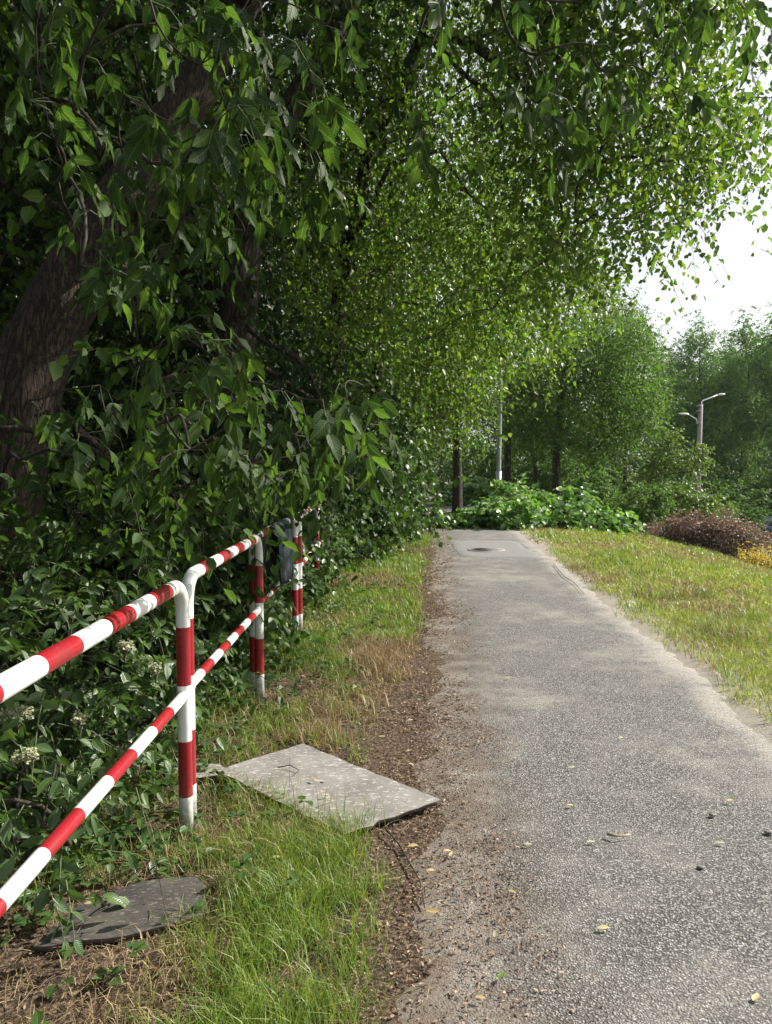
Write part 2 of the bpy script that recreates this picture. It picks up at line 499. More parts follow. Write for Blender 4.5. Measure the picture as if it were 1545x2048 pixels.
def asphalt_material():
    m, n, l, b = new_mat('dusty_asphalt')
    tc = nd(n, 'ShaderNodeTexCoord')
    o = tc.outputs['Object']
    s = nd(n, 'ShaderNodeSeparateXYZ')
    l.new(o, s.inputs[0])
    v = nd(n, 'ShaderNodeTexVoronoi')
    v.inputs['Scale'].default_value = 122
    warp = nd(n, 'ShaderNodeVectorMath', operation='ADD')
    nv = nd(n, 'ShaderNodeTexNoise')
    nv.inputs['Scale'].default_value = 60
    l.new(o, nv.inputs['Vector'])
    sc = nd(n, 'ShaderNodeVectorMath', operation='SCALE')
    sc.inputs['Scale'].default_value = 0.014
    l.new(nv.outputs['Color'], sc.inputs[0])
    l.new(o, warp.inputs[0]); l.new(sc.outputs[0], warp.inputs[1])
    l.new(warp.outputs[0], v.inputs['Vector'])
    sh = nd(n, 'ShaderNodeSeparateColor')
    l.new(v.outputs['Color'], sh.inputs[0])
    stone = ramp(n, l, sh.outputs[0], [(0.0, (0.085, 0.085, 0.085)), (0.35, (0.165, 0.164, 0.16)), (0.7, (0.25, 0.246, 0.236)), (0.95, (0.35, 0.34, 0.32)), (1.0, (0.42, 0.405, 0.375))])
    gap = maprange(n, l, v.outputs['Distance'], 0.36, 0.68)
    big, med, fine = noise(n, l, o, 0.55, 5, 0.6, 0.4), noise(n, l, o, 3.5, 6, 0.65), noise(n, l, o, 320, 3, 0.7)
    dust = ramp(n, l, fine, [(0.3, (0.20, 0.185, 0.16)), (0.7, (0.37, 0.34, 0.30))])
    dark = mix(n, l, gap, stone, (0.045, 0.045, 0.045))
    # how much sand lies in the pits: blown in along both edges and in drifts across
    el = math_node(n, l, 'SUBTRACT', s.outputs[0], math_node(n, l, 'ADD', math_node(n, l, 'MULTIPLY', s.outputs[1], 0.062), 0.98))
    ae = math_node(n, l, 'ADD', math_node(n, l, 'ABSOLUTE', el), math_node(n, l, 'MULTIPLY', math_node(n, l, 'SUBTRACT', med, 0.5), 0.75))
    edge = maprange(n, l, ae, 0.58, 1.12)
    drift = maprange(n, l, math_node(n, l, 'ADD', math_node(n, l, 'MULTIPLY', big, 0.65), math_node(n, l, 'MULTIPLY', med, 0.45)), 0.46, 0.78)
    amt = math_node(n, l, 'MAXIMUM', edge, math_node(n, l, 'MULTIPLY', drift, 0.55))
    level = math_node(n, l, 'ADD', amt, math_node(n, l, 'SUBTRACT', math_node(n, l, 'MULTIPLY', gap, 0.8), 0.42))
    cover = maprange(n, l, math_node(n, l, 'ADD', level, math_node(n, l, 'MULTIPLY', math_node(n, l, 'SUBTRACT', fine, 0.5), 0.5)), 0.32, 0.78)
    c = mix(n, l, cover, dark, dust)
    brown = noise(n, l, o, 1.7, 6, 0.7)
    lm = math_node(n, l, 'MULTIPLY', maprange(n, l, math_node(n, l, 'ADD', el, math_node(n, l, 'MULTIPLY', med, 0.5)), -0.62, -0.10, 1, 0), maprange(n, l, brown, 0.40, 0.54, 0.35, 1.0))
    rim_ = maprange(n, l, math_node(n, l, 'ADD', el, math_node(n, l, 'MULTIPLY', math_node(n, l, 'SUBTRACT', noise(n, l, o, 6, 6, 0.75), 0.5), 0.9)), -1.08, -0.74, 1, 0)
    lm = math_node(n, l, 'MAXIMUM', lm, rim_)
    c = mix(n, l, math_node(n, l, 'MULTIPLY', lm, 0.72), c, mix(n, l, fine, (0.05, 0.037, 0.027), (0.15, 0.11, 0.08)))
    l.new(c, b.inputs['Base Color'])
    b.inputs['Roughness'].default_value = 0.88
    b.inputs['Specular IOR Level'].default_value = 0.25
    hh = math_node(n, l, 'SUBTRACT', math_node(n, l, 'MULTIPLY', fine, 0.25), math_node(n, l, 'MULTIPLY', v.outputs['Distance'], math_node(n, l, 'SUBTRACT', 1.0, math_node(n, l, 'MULTIPLY', amt, 0.75))))
    bp = nd(n, 'ShaderNodeBump')
    bp.inputs['Strength'].default_value = 0.75
    bp.inputs['Distance'].default_value = 0.009
    l.new(hh, bp.inputs['Height'])
    l.new(bp.outputs[0], b.inputs['Normal'])
    return m

M['ground'], M['asphalt'] = ground_material(), asphalt_material()

def axis(knots):
    out = [knots[0][0]]
    for (a, _), (b, st) in zip(knots, knots[1:]):
        k = max(1, int(round((b - a) / st)))
        out += list(np.linspace(a, b, k + 1)[1:])
    return np.array(out)

gx = axis([(-300, 0), (-40, 40), (-12, 4), (-3, 0.8), (4, 0.16), (16, 0.5), (40, 2), (120, 20), (400, 70)])
gy = axis([(-60, 0), (-4, 8), (1, 0.8), (10, 0.16), (30, 0.5), (70, 3), (200, 20), (500, 75)])
X, Y = np.meshgrid(gx, gy)
Z = ground_z(X, Y)
i = np.arange(len(gy) - 1)[:, None] * len(gx)
j = np.arange(len(gx) - 1)[None]
F = np.stack([i + j, i + j + 1, i + j + 1 + len(gx), i + j + len(gx)], -1).reshape(-1, 4)
tag(MB().add(np.stack([X, Y, Z], -1).reshape(-1, 3), F).build('ground', M['ground'], smooth=True), 'bare earth and lawn ground sloping down to the right', kind='structure')

# path: a sheet with ragged edges, a little cambered, its edges sinking into the soil
py = np.concatenate([np.arange(-3, 22, 0.06), np.arange(22, 48, 0.3)])
K = 13
u = np.linspace(0, 1, K)
lo = path_left(py) - 0.14 + (fbm(py * 2.4, py * 0, 31, 3) - 0.5) * 0.34 + (fbm(py * 11, py * 0, 32, 2) - 0.5) * 0.12
hi = path_right(py) + 0.12 + (fbm(py * 1.5, py * 0 + 9, 37, 3) - 0.5) * 0.14 + (fbm(py * 11, py * 0, 38, 2) - 0.5) * 0.12
PX = lo[:, None] * (1 - u) + hi[:, None] * u
PZ = 0.010 + 0.012 * np.sin(np.pi * u)[None] + (fbm(PX * 0.8, py[:, None] * 0.8, 41) - 0.5) * 0.02
PZ[:, 0] = PZ[:, -1] = -0.03
PZ = np.maximum(PZ, -0.03)
PZ[:, 1:-1] = np.maximum(PZ[:, 1:-1], 0.006)
i = np.arange(len(py) - 1)[:, None] * K
j = np.arange(K - 1)[None]
F = np.stack([i + j, i + j + 1, i + j + 1 + K, i + j + K], -1).reshape(-1, 4)
path = MB().add(np.stack([PX, np.repeat(py[:, None], K, 1), PZ], -1).reshape(-1, 3), F).build('path', M['asphalt'], smooth=True)
tag(path, 'dusty grey asphalt footpath with sandy edges', kind='structure')

# smooth repair patch with an iron cover sunk into it
M['patch'] = flat_mat('repair_asphalt', (0.15, 0.15, 0.147), 0.9, 0, 0.18, 30, 0.5)
c0 = G(970, 1099)
a = np.linspace(0, 2 * np.pi, 40, endpoint=False)
rr = 1 + (fbm(np.cos(a) * 1.5 + 4, np.sin(a) * 1.5, 3) - 0.5) * 0.25
sq = (np.abs(np.cos(a)) ** 6 + np.abs(np.sin(a)) ** 6) ** (-1 / 6)
def path_z(x, y):
    uu = np.clip((x - path_left(y) + 0.16) / (path_right(y) - path_left(y) + 0.28), 0, 1)
    return np.maximum(0.010 + 0.012 * np.sin(np.pi * uu) + (fbm(np.asarray(x) * 0.8, np.asarray(y) * 0.8, 41) - 0.5) * 0.02, 0.006)
rings = []
for f in (1.0, 0.99, 0.8, 0.6, 0.4, 0.2, 0.01):
    xx, yy = 1.92 + f * 0.66 * sq * rr * np.cos(a), c0[1] + f * 1.35 * sq * rr * np.sin(a)
    rings.append(np.stack([xx, yy, path_z(xx, yy) + (0.005 if f < 1 else 0.002)], -1))
pb = MB()
q = np.arange(40); q2 = (q + 1) % 40
pb.add(np.concatenate(rings), np.concatenate([np.stack([q + k * 40, q2 + k * 40, q2 + (k + 1) * 40, q + (k + 1) * 40], -1) for k in range(6)]))
pt = pb.build('asphalt_patch', M['patch'], path)
M['iron'] = flat_mat('cast_iron', (0.14, 0.135, 0.13), 0.7, 0.3, 0.4, 40, 0.6)
mh = thing('manhole_cover', (1.78, c0[1] - 0.35, float(path_z(1.78, c0[1] - 0.35)) + 0.006), 'round iron manhole cover with pale rim in the smooth path patch', 'manhole cover')
def disc(r0, r1, z0, z1, k=28, at=(0, 0, 0)):
    mb = MB()
    aa = np.linspace(0, 2 * np.pi, k, endpoint=False)
    ring = lambda r, z: np.stack([r * np.cos(aa), r * np.sin(aa), 0 * aa + z], -1) + np.asarray(at)
    V = np.concatenate([ring(r0, z1), ring(r1, z1), ring(r1 * 1.02, z0)])
    q = np.arange(k); q2 = (q + 1) % k
    mb.add(V, np.concatenate([np.stack([q, q + k, q2 + k, q2], -1), np.stack([q + k, q + 2 * k, q2 + 2 * k, q2 + k], -1)]))
    return mb
cz = np.array([1.78, c0[1] - 0.35, float(path_z(1.78, c0[1] - 0.35)) + 0.006])
d = disc(0.001, 0.27, 0.0, 0.008, at=cz)
lid = d.build('lid', M['iron'], mh)
mbr = MB()
for q in range(-3, 4):
    hw = math.sqrt(max(0.01, 0.22 ** 2 - (q * 0.065) ** 2))
    box(mbr, (-hw, q * 0.065 - 0.012, 0.006), (hw, q * 0.065 + 0.012, 0.014), at=cz)
tag(mbr.build('tread_ribs', M['iron'], lid), kind='stuff')
disc(0.28, 0.33, 0.0, 0.009, at=cz).build('rim', flat_mat('concrete_rim', (0.22, 0.21, 0.195), 0.9), mh)

# lower road beyond the bank
M['road'] = flat_mat('road_asphalt', (0.12, 0.12, 0.125), 0.9, 0, 0.2, 14)
rp = MB()
rc = np.array([[13.5, -30], [15.5, 10], [20, 36], [27, 50], [42, 62], [120, 100]], float)
t = np.gradient(rc, axis=0)
nn = nrm(np.stack([t[:, 1], -t[:, 0]], -1))
def strip(off0, off1, z0, z1, fine=10):
    ss = np.linspace(0, len(rc) - 1, fine * len(rc))
    cx = np.stack([np.interp(ss, np.arange(len(rc)), rc[:, q]) for q in (0, 1)], -1)
    nx = nrm(np.stack([np.interp(ss, np.arange(len(rc)), nn[:, q]) for q in (0, 1)], -1))
    A, B = cx + nx * off0, cx + nx * off1
    n_ = len(ss)
    V = np.concatenate([np.c_[A, np.full(n_, z0)], np.c_[B, np.full(n_, z1)]])
    q = np.arange(n_ - 1)
    return V, np.stack([q, q + n_, q + n_ + 1, q + 1], -1)
V, F = strip(2.2, 9.5, -3.22, -3.22)
tag(MB().add(V, F).build('road', M['road']), 'grey road at the foot of the bank', kind='structure')
kb = MB()
for args in ((1.95, 2.2, -3.10, -3.10), (2.2, 2.203, -3.10, -3.24), (1.947, 1.95, -3.45, -3.10)):
    V, F = strip(*args)
    kb.add(V, F)
tag(kb.build('kerb', M['concrete']), 'pale concrete kerb along the lower road', kind='structure')

# ------------------------------------------------------------------ foliage tools
def leaf_template(kind):
    """unit leaf along +Y, blade in XY, normal +Z. returns verts, faces, uv per loop"""
    if kind == 'quad':        # two folded halves
        V = np.array([[0, 0, 0], [-0.30, 0.30, 0.07], [-0.25, 0.68, 0.05], [0, 1, -0.10], [0.25, 0.68, 0.05], [0.30, 0.30, 0.07]])
        F = np.array([[0, 3, 2, 1], [0, 5, 4, 3]])
        UV = np.stack([V[:, 0] + 0.5, V[:, 1]], -1)[F].reshape(-1, 2)
        return V, F, UV
    if kind == 'slim':
        V = np.array([[0, 0, 0], [-0.17, 0.30, 0.05], [-0.13, 0.66, 0.03], [0, 1, -0.10], [0.13, 0.66, 0.03], [0.17, 0.30, 0.05]])
        F = np.array([[0, 3, 2, 1], [0, 5, 4, 3]])
        UV = np.stack([V[:, 0] + 0.5, V[:, 1]], -1)[F].reshape(-1, 2)
        return V, F, UV
    if kind.startswith('big'):    # box elder leaflet: broad below, long drawn tip, a few coarse teeth
        k = int(kind[3:] or 0)
        r = np.random.default_rng(100 + k)
        y = np.array([0, 0.10, 0.24, 0.38, 0.50, 0.62, 0.75, 0.88, 1.0])
        w = np.array([0.03, 0.145, 0.21, 0.222, 0.215, 0.175, 0.13, 0.06, 0.004])
        wl_ = w * (1 + r.uniform(-0.16, 0.16, 9)); wr_ = w * (1 + r.uniform(-0.16, 0.16, 9))
        if k == 1: wl_[4] *= 1.3; wl_[5] *= 0.85
        if k == 2: wr_[4] *= 1.35; wl_[3] *= 1.25; wr_[5] *= 0.8
        curl = [0.16, 0.30, 0.10, 0.22][k % 4]
    else:                          # 'mid': ovate shrub leaflet
        k = int(kind[3:] or 0)
        r = np.random.default_rng(200 + k)
        y = np.array([0, 0.16, 0.40, 0.66, 0.86, 1.0])
        w = np.array([0.02, 0.19, 0.25, 0.20, 0.10, 0.004])
        wl_ = w * (1 + r.uniform(-0.12, 0.12, 6)); wr_ = w * (1 + r.uniform(-0.12, 0.12, 6))
        curl = [0.15, 0.25, 0.08][k % 3]
    n = len(y)
    zc = -curl * y ** 2
    fold = 0.32
    bend_ = 0.04 * np.sin(y * 3 + k)
    wav = 0.02 * np.sin(y * 17 + k)
    V = np.stack([np.stack([-wl_ + bend_, y, zc + fold * wl_ + wav], -1), np.stack([bend_, y, zc], -1), np.stack([wr_ + bend_, y, zc + fold * wr_ - wav], -1)], 1).reshape(-1, 3)
    F, U = [], []
    for a in range(n - 1):
        F += [[3 * a, 3 * a + 1, 3 * a + 4, 3 * a + 3], [3 * a + 1, 3 * a + 2, 3 * a + 5, 3 * a + 4]]
    F = np.array(F)
    UV = np.stack([(V[:, 0] - np.repeat(bend_, 3)) + 0.5, V[:, 1]], -1)[F].reshape(-1, 2)
    return V, F, UV

TPL = {k: leaf_template(k) for k in ('quad', 'slim', 'big0', 'big1', 'big2', 'big3', 'mid0', 'mid1', 'mid2')}

class Leaves:
    def __init__(s): s.p, s.d, s.n, s.s = [], [], [], []
    def add(s, p, d, n, size):
        s.p.append(np.asarray(p, float).reshape(-1, 3)); s.d.append(np.asarray(d, float).reshape(-1, 3))
        s.n.append(np.asarray(n, float).reshape(-1, 3)); s.s.append(np.broadcast_to(size, (len(s.p[-1]),)).astype(float))
    def get(s):
        p, d, n, z = (np.concatenate(q) for q in (s.p, s.d, s.n, s.s))
        d = nrm(d)
        n = nrm(n - d * (n * d).sum(-1, keepdims=True))
        x = np.cross(d, n)
        return p, np.stack([x, d, n], -1), z          # columns of the rotation

def put_leaves(mb, p, B, s, tpl, mat=0, widen=1.0):
    names = tpl if isinstance(tpl, (list, tuple)) else [tpl]
    for q, nm in enumerate(names):
        sel = slice(q, None, len(names))
        pp, BB, ss = p[sel], B[sel], s[sel]
        if len(pp) == 0: continue
        V, F, UV = TPL[nm]
        VV = V * np.array([widen, 1, 1])
        out = np.einsum('nij,kj->nki', BB, VV) * ss[:, None, None] + pp[:, None]
        FF = (F[None] + (np.arange(len(pp)) * len(V))[:, None, None]).reshape(-1, 4)
        mb.add(out.reshape(-1, 3), FF, mat, np.tile(UV, (len(pp), 1)))

def leaf_parts(L, count, tpl, mat, parent, name='leaf', widen=1.0):
    """the `count` leaves that show largest become objects; returns the rest"""
    p, B, s = L
    px, py_, dep = pix(p)
    vis = (px > -20) & (px < W + 20) & (py_ > -20) & (py_ < H + 20) & (dep > 0.3)
    score = np.where(vis, s / np.maximum(dep, 0.3), 0) * (0.9 + 0.2 * rng.random(len(p)))
    idx = np.argsort(-score)[:count]
    idx = idx[score[idx] > 0]
    meshes = []
    for nm in tpl:
        V, F, UV = TPL[nm]
        meshes.append(MB().add(V * np.array([widen, 1, 1]), F, 0, UV).mesh(name, mat, True, True))
    base = base_of(parent)
    for k, q in enumerate(idx):
        o = bpy.data.objects.new(name, meshes[k % len(meshes)])
        m3 = Matrix([[float(B[q][r][c] * s[q]) for c in range(3)] for r in range(3)]).to_4x4()
        m3.translation = Vector([float(c) for c in p[q]]) - base
        o.parent = parent
        o.matrix_basis = m3
        COL.objects.link(o)
    keep = np.ones(len(p), bool)
    keep[idx] = False
    return p[keep], B[keep], s[keep]

def rand_dir(n, r=rng):
    return nrm(r.normal(size=(n, 3)))

def twigs(starts, dirs, length, droop, nleaf, leaf, hang=0.5, flat=0.6, seg=3, r=rng, upw=1.0, side=0.9):
    """curved twigs with leaves set alternately along them -> polylines and Leaves arrays"""
    N = len(starts)
    length = np.broadcast_to(length, (N,))
    tt = np.linspace(0, 1, seg)
    curve = lambda t: starts[:, None] + dirs[:, None] * (length[:, None] * t)[..., None] + np.array([0, 0, -1.0]) * (droop * length[:, None] * t ** 2)[..., None]
    pl = curve(np.broadcast_to(tt, (N, seg)))
    t = (np.arange(nleaf)[None] + r.random((N, nleaf))) / nleaf * 0.95 + 0.05
    pos = curve(t)
    tan = nrm(dirs[:, None] + np.array([0, 0, -2.0]) * (droop * t)[..., None])
    sd = nrm(np.cross(tan, np.array([0, 0, 1.0])) + 1e-4)
    alt = np.where(np.arange(nleaf) % 2 == 0, 1.0, -1.0)[None, :, None]
    sd = sd * alt + r.normal(size=pos.shape) * 0.45
    d = nrm(tan * 0.55 + sd * side + np.array([0, 0, -hang]))
    n = np.array([0, 0, upw]) + r.normal(size=pos.shape) * flat
    L = Leaves()
    L.add(pos.reshape(-1, 3), d.reshape(-1, 3), n.reshape(-1, 3), (leaf * r.uniform(0.5, 1.32, (N, nleaf))).ravel())
    return pl, L

def skeleton(mb, root_nodes, root_rad, nodes, tip=0.006, mat=0, sag=0.10, r=rng, sides=5, maxr=0.2):
    """joins every node to the nearest one already joined, thickest towards the root nodes"""
    pts = [np.asarray(p, float) for p in root_nodes]
    nroot = len(pts)
    nodes = np.asarray(nodes, float)
    ctr = np.mean(pts, axis=0)
    order = np.argsort(np.min(np.linalg.norm(nodes[:, None] - np.array(pts)[None], axis=-1), axis=1))
    par = [-1] * nroot
    reach = [0.0] * nroot
    for q in order:
        A = np.array(pts)
        dd = np.linalg.norm(A - nodes[q], axis=1)
        cost = dd + 0.25 * np.array(reach)
        k = int(np.argmin(cost))
        pts.append(nodes[q]); par.append(k); reach.append(reach[k] + dd[k])
    cnt = np.ones(len(pts))
    for q in range(len(pts) - 1, nroot - 1, -1):
        cnt[par[q]] += cnt[q]
    rad = np.minimum(tip * np.sqrt(cnt) * 1.15, maxr)
    for q in range(nroot, len(pts)):
        a, b = pts[par[q]], pts[q]
        L = np.linalg.norm(b - a)
        t = np.linspace(0, 1, 5)[:, None]
        off = r.normal(size=3) * 0.07 * L + np.array([0, 0, sag * L])
        c = a * (1 - t) + b * t + off * (4 * t * (1 - t))
        r0 = min(rad[q] * 1.25, rad[par[q]] if par[q] >= nroot else root_rad)
        tube(mb, c, np.linspace(r0, rad[q], 5), sides, mat, cap=False)

def trunk_mesh(pts, rad, sides=20, seed=1, per=10, flare=0.35):
    pts = np.asarray(pts, float)
    k = np.arange(len(pts))
    ss = np.linspace(0, len(pts) - 1, per * (len(pts) - 1) + 1)
    # smooth (Catmull-Rom) centre line
    out = []
    for s in ss:
        a = min(int(s), len(pts) - 2); f = s - a
        p0, p1, p2, p3 = pts[max(a - 1, 0)], pts[a], pts[a + 1], pts[min(a + 2, len(pts) - 1)]
        out.append(0.5 * ((2 * p1) + (-p0 + p2) * f + (2 * p0 - 5 * p1 + 4 * p2 - p3) * f * f + (-p0 + 3 * p1 - 3 * p2 + p3) * f ** 3))
    r = np.interp(ss, k, rad)
    r = r * (1 + flare * np.exp(-ss * 2.5))
    mb = MB()
    tube(mb, np.array(out), r, sides, 0, True, 0.09, seed)
    return mb

def crown(mbL, clusters, per, length, droop, nleaf, leaf, tpl='quad', spread=0.25, out_from=None, outw=0.5, hang=0.5, flat=0.7,
          mat=0, twigmat=1, twig_r=0.0035, r=rng, down=0.0, keep_twigs=1.0, widen=1.0):
    C = np.repeat(np.asarray(clusters, float), per, axis=0)
    d = rand_dir(len(C), r)
    if out_from is not None:
        d = nrm(d + outw * nrm(C - np.asarray(out_from)))
    d = nrm(d + np.array([0, 0, -down]))
    st = C + r.normal(size=C.shape) * spread
    pl, L = twigs(st, d, length * r.uniform(0.6, 1.3, len(C)), droop, nleaf, leaf, hang, flat, r=r)
    k = int(len(pl) * keep_twigs)
    tubes3(mbL, pl[:k], twig_r, twig_r * 0.4, twigmat)
    p, B, s = L.get()
    put_leaves(mbL, p, B, s, tpl, mat, widen)

def ellipsoid_clusters(spec, n, r=rng, shell=0.45):
    """spec: list of (centre, radii, weight)"""
    w = np.array([q[2] for q in spec], float)
    k = r.choice(len(spec), n, p=w / w.sum())
    c = np.array([q[0] for q in spec], float)[k]
    e = np.array([q[1] for q in spec], float)[k]
    return c + rand_dir(n, r) * e * (shell + (1 - shell) * r.random((n, 1)) ** 0.6)

def view_clusters(poly, n, dfun, r=rng):
    """points of a canopy whose outline on the photograph is poly, spread over a real depth"""
    poly = np.asarray(poly, float)
    lo, hi = poly.min(0), poly.max(0)
    out = []
    x0, y0 = poly[:, 0], poly[:, 1]
    x1, y1 = np.roll(x0, -1), np.roll(y0, -1)
    while len(out) < n:
        q = lo + (hi - lo) * r.random(2)
        cr = ((y0 > q[1]) != (y1 > q[1])) & (q[0] < (x1 - x0) * (q[1] - y0) / (y1 - y0 + 1e-9) + x0)
        if cr.sum() % 2:
            out.append(P(q[0], q[1], dfun(q[0], q[1], r)))
    return np.array(out)

# ------------------------------------------------------------------ trees and shrubs
def tree_root(name, foot, label, group=None, cat='tree'):
    f = (foot[0], foot[1], float(ground_z(foot[0], foot[1])))
    return thing(name, f, label, cat, group)

# --- leaning box elder behind the rail, its long sprays of big leaflets hang into the view
r1 = np.random.default_rng(11)
t1 = np.array([P(-130, 1560, 4.45), P(-40, 1320, 4.5), P(-12, 1060, 4.6), P(58, 750, 4.7), P(185, 500, 4.8), P(330, 280, 5.0), P(480, 20, 5.2), P(640, -260, 5.4)])
box_elder = tree_root('box_elder_tree', t1[0], 'leaning box elder with thick brown trunk at the left edge and hanging big leaflets')
trunk_mesh(t1, [0.31, 0.28, 0.245, 0.215, 0.185, 0.15, 0.11, 0.07], 26, 3, 12).build('trunk', M['bark'], box_elder, True)

SPR_UP = [(40, 20), (85, 45), (125, 55), (175, 35), (250, 20), (300, 60), (410, 60), (445, 110), (470, 170), (400, 190), (360, 120), (440, 240), (475, 270), (250, 250),
          (150, 285), (110, 340), (130, 400), (200, 330), (245, 365), (290, 330), (300, 385), (250, 430), (330, 300), (350, 360), (420, 330), (480, 330),
          (530, 330), (500, 380), (420, 420), (455, 465), (490, 520), (380, 470), (200, 560), (160, 590), (235, 600), (270, 620), (310, 590), (180, 480), (300, 500), (345, 545),
          (560, 400), (600, 430), (640, 390), (675, 420), (590, 260), (650, 110), (670, 60), (560, 130), (530, 220), (600, 330), (620, 200), (520, 60), (560, 20), (90, 150), (170, 170), (60, 260)]
SPR_MID = [(395, 690), (425, 740), (350, 720), (440, 785), (390, 770), (280, 790), (200, 830), (130, 840), (60, 860), (160, 930), (230, 930), (300, 920), (360, 890), (420, 860), (480, 835),
           (540, 830), (590, 850), (640, 860), (690, 835), (725, 830), (755, 910), (700, 890), (650, 910), (590, 930), (530, 950), (600, 1000), (630, 970), (570, 1010), (480, 970), (430, 940),
           (250, 870), (380, 960), (100, 960), (40, 980), (320, 985), (180, 1000), (440, 1010), (520, 1005), (330, 850), (470, 900), (710, 950)]
SPR_RIGHT = [(1020, 130), (1075, 170), (1050, 230), (1110, 250), (1065, 280), (1140, 170), (1185, 150), (1210, 205), (1265, 190), (1320, 140), (1310, 215), (1360, 240), (1180, 50), (1240, 40), (1300, 10),
             (1430, 40), (1480, 60), (1495, 110), (1140, 310), (1110, 330), (860, 300), (835, 230), (880, 330), (1380, 20), (1000, 60), (1090, 60), (1350, 80), (900, 40), (840, 120)]

def spray(root, pts, dmid, dvar, seed, per=2, leaf=(0.075, 0.115), lean=(0.25, 0, 0)):
    r = np.random.default_rng(seed)
    nodes = []
    for (x, y) in pts:
        d = dmid + dvar * (fbm(x / 260.0, y / 260.0, seed) - 0.5) * 2.4 + r.normal() * 0.12
        nodes.append(P(x, y - 60, max(1.7, d)))
    nodes = np.array(nodes)
    mb = MB()
    skeleton(mb, root, 0.009, nodes, 0.0016, 0, 0.04, r, 5, 0.0075)
    L = Leaves()
    pet = []
    for c in nodes:
        for k in range(per + (r.random() < 0.5)):
            a = r.uniform(0, 2 * np.pi)
            o = nrm(np.array([np.cos(a), np.sin(a), -0.5 + r.normal() * 0.3]) + np.array(lean))
            plen = r.uniform(0.06, 0.12)
            e = c + o * plen + [0, 0, -0.02]
            pet.append([c, c + o * plen * 0.6 + [0, 0, 0.012], e])
            ax = nrm(o * 0.55 + np.array([0, 0, -0.75]) + r.normal(size=3) * 0.18)
            sd = nrm(np.cross(ax, r.normal(size=3)))
            nr = nrm(np.cross(sd, ax))
            if nr[2] < 0: nr = -nr
            sz = r.uniform(*leaf)
            m = 3 if r.random() < 0.55 else 5
            stem = 0.045
            tipp = e + ax * stem * (m // 2)
            pet.append([e, (e + tipp) / 2, tipp])
            L.add(tipp, ax + r.normal(size=3) * 0.15, nr + r.normal(size=3) * 0.25, sz)
            for q in range(m // 2):
                b = e + ax * stem * q
                for sg in (-1, 1):
                    L.add(b, nrm(ax * 0.75 + sg * sd * 0.75 + np.array([0, 0, -0.25]) + r.normal(size=3) * 0.15), nr + r.normal(size=3) * 0.3, sz * r.uniform(0.72, 0.95))
    tubes3(mb, np.array(pet), 0.0016, 0.0010, 1)
    return mb, L

BIG = ['big0', 'big1', 'big2', 'big3']
allL = Leaves()
brm = MB()
for root, pts, dm, dv, sd, per in (([t1[4], t1[5], t1[6], t1[7]], SPR_UP, 2.75, 0.55, 21, 2), ([t1[2], t1[3], t1[4]], SPR_MID, 3.1, 0.55, 22, 2), ([P(700, -330, 3.6)], SPR_RIGHT, 3.4, 0.5, 23, 2)):
    mb, L = spray(root, pts, dm, dv, sd, per)
    brm.v += mb.v
    brm.f += [f + brm.n for f in mb.f]; brm.m += mb.m; brm.uv += mb.uv; brm.n += mb.n
    p, B, s = L.get()
    allL.p.append(p); allL.d.append(B[..., 1]); allL.n.append(B[..., 2]); allL.s.append(s)
lb = MB()
tube(lb, np.array([t1[6], (t1[6] + P(700, -330, 3.6)) / 2 + [0, 0, 0.2], P(700, -330, 3.6)]), [0.06, 0.045, 0.02], 7, 0)
lb.build('limb', M['bark_dark'], box_elder, True)
tag(brm.build('branches', [M['twig'], M['greentwig']], box_elder, True), kind='stuff')
rest = leaf_parts(allL.get(), 300, BIG, M['elder_big'], box_elder)
# the rest of its crown, further back and above the frame
mb = MB()
put_leaves(mb, *rest, BIG)
dT = lambda x, y, r: r.uniform(4.4, 7.0)
c1 = view_clusters([(-250, -700), (900, -700), (760, -100), (560, 200), (520, 480), (330, 640), (120, 560), (-250, 700)], 105, dT, r1)
def clear_of(c, boxes):
    px_, py_, dep = pix(c)
    k = np.ones(len(c), bool)
    for (x0, x1, y0, y1, dm, share) in boxes:
        k &= ~((px_ > x0) & (px_ < x1) & (py_ > y0) & (py_ < y1) & (dep < dm) & (r1.random(len(c)) < share))
    return c[k]
TRUNKS = [(-300, 250, 570, 860, 5.3, 1.0), (395, 530, 430, 900, 7.0, 0.85)]
c1 = clear_of(c1, TRUNKS)
crown(mb, c1, 10, 0.45, 0.5, 8, 0.095, 'quad', 0.22, None, 0.5, 0.7, 0.8, 0, 1, 0.003, r1, 0.3)
ctop = np.stack([r1.uniform(0.2, 4.6, 70), r1.uniform(2.4, 7.2, 70), r1.uniform(5.4, 8.2, 70)], -1)      # unseen upper crown, added above the frame to shade the upper left
crown(mb, ctop, 12, 0.5, 0.5, 8, 0.095, 'quad', 0.25, None, 0.5, 0.7, 0.8, 0, 1, 0.003, r1, 0.3)
c1b = view_clusters([(-250, 600), (150, 620), (420, 690), (420, 900), (600, 900), (560, 1020), (300, 1080), (-250, 1150)], 40, lambda x, y, r: r.uniform(3.6, 5.6), r1)
c1b = clear_of(c1b, TRUNKS)
crown(mb, c1b, 10, 0.4, 0.5, 8, 0.085, 'quad', 0.2, None, 0.5, 0.7, 0.8, 0, 1, 0.003, r1, 0.2)
tag(mb.build('crown', [M['elder_big'], M['twig']], box_elder, False, True), kind='stuff')
mb = MB()
skeleton(mb, list(t1[3:]), 0.09, np.concatenate([c1, c1b, ctop]), 0.007, 0, 0.08, r1, 6, 0.08)
tag(mb.build('limbs', M['bark_dark'], box_elder, True), kind='stuff')

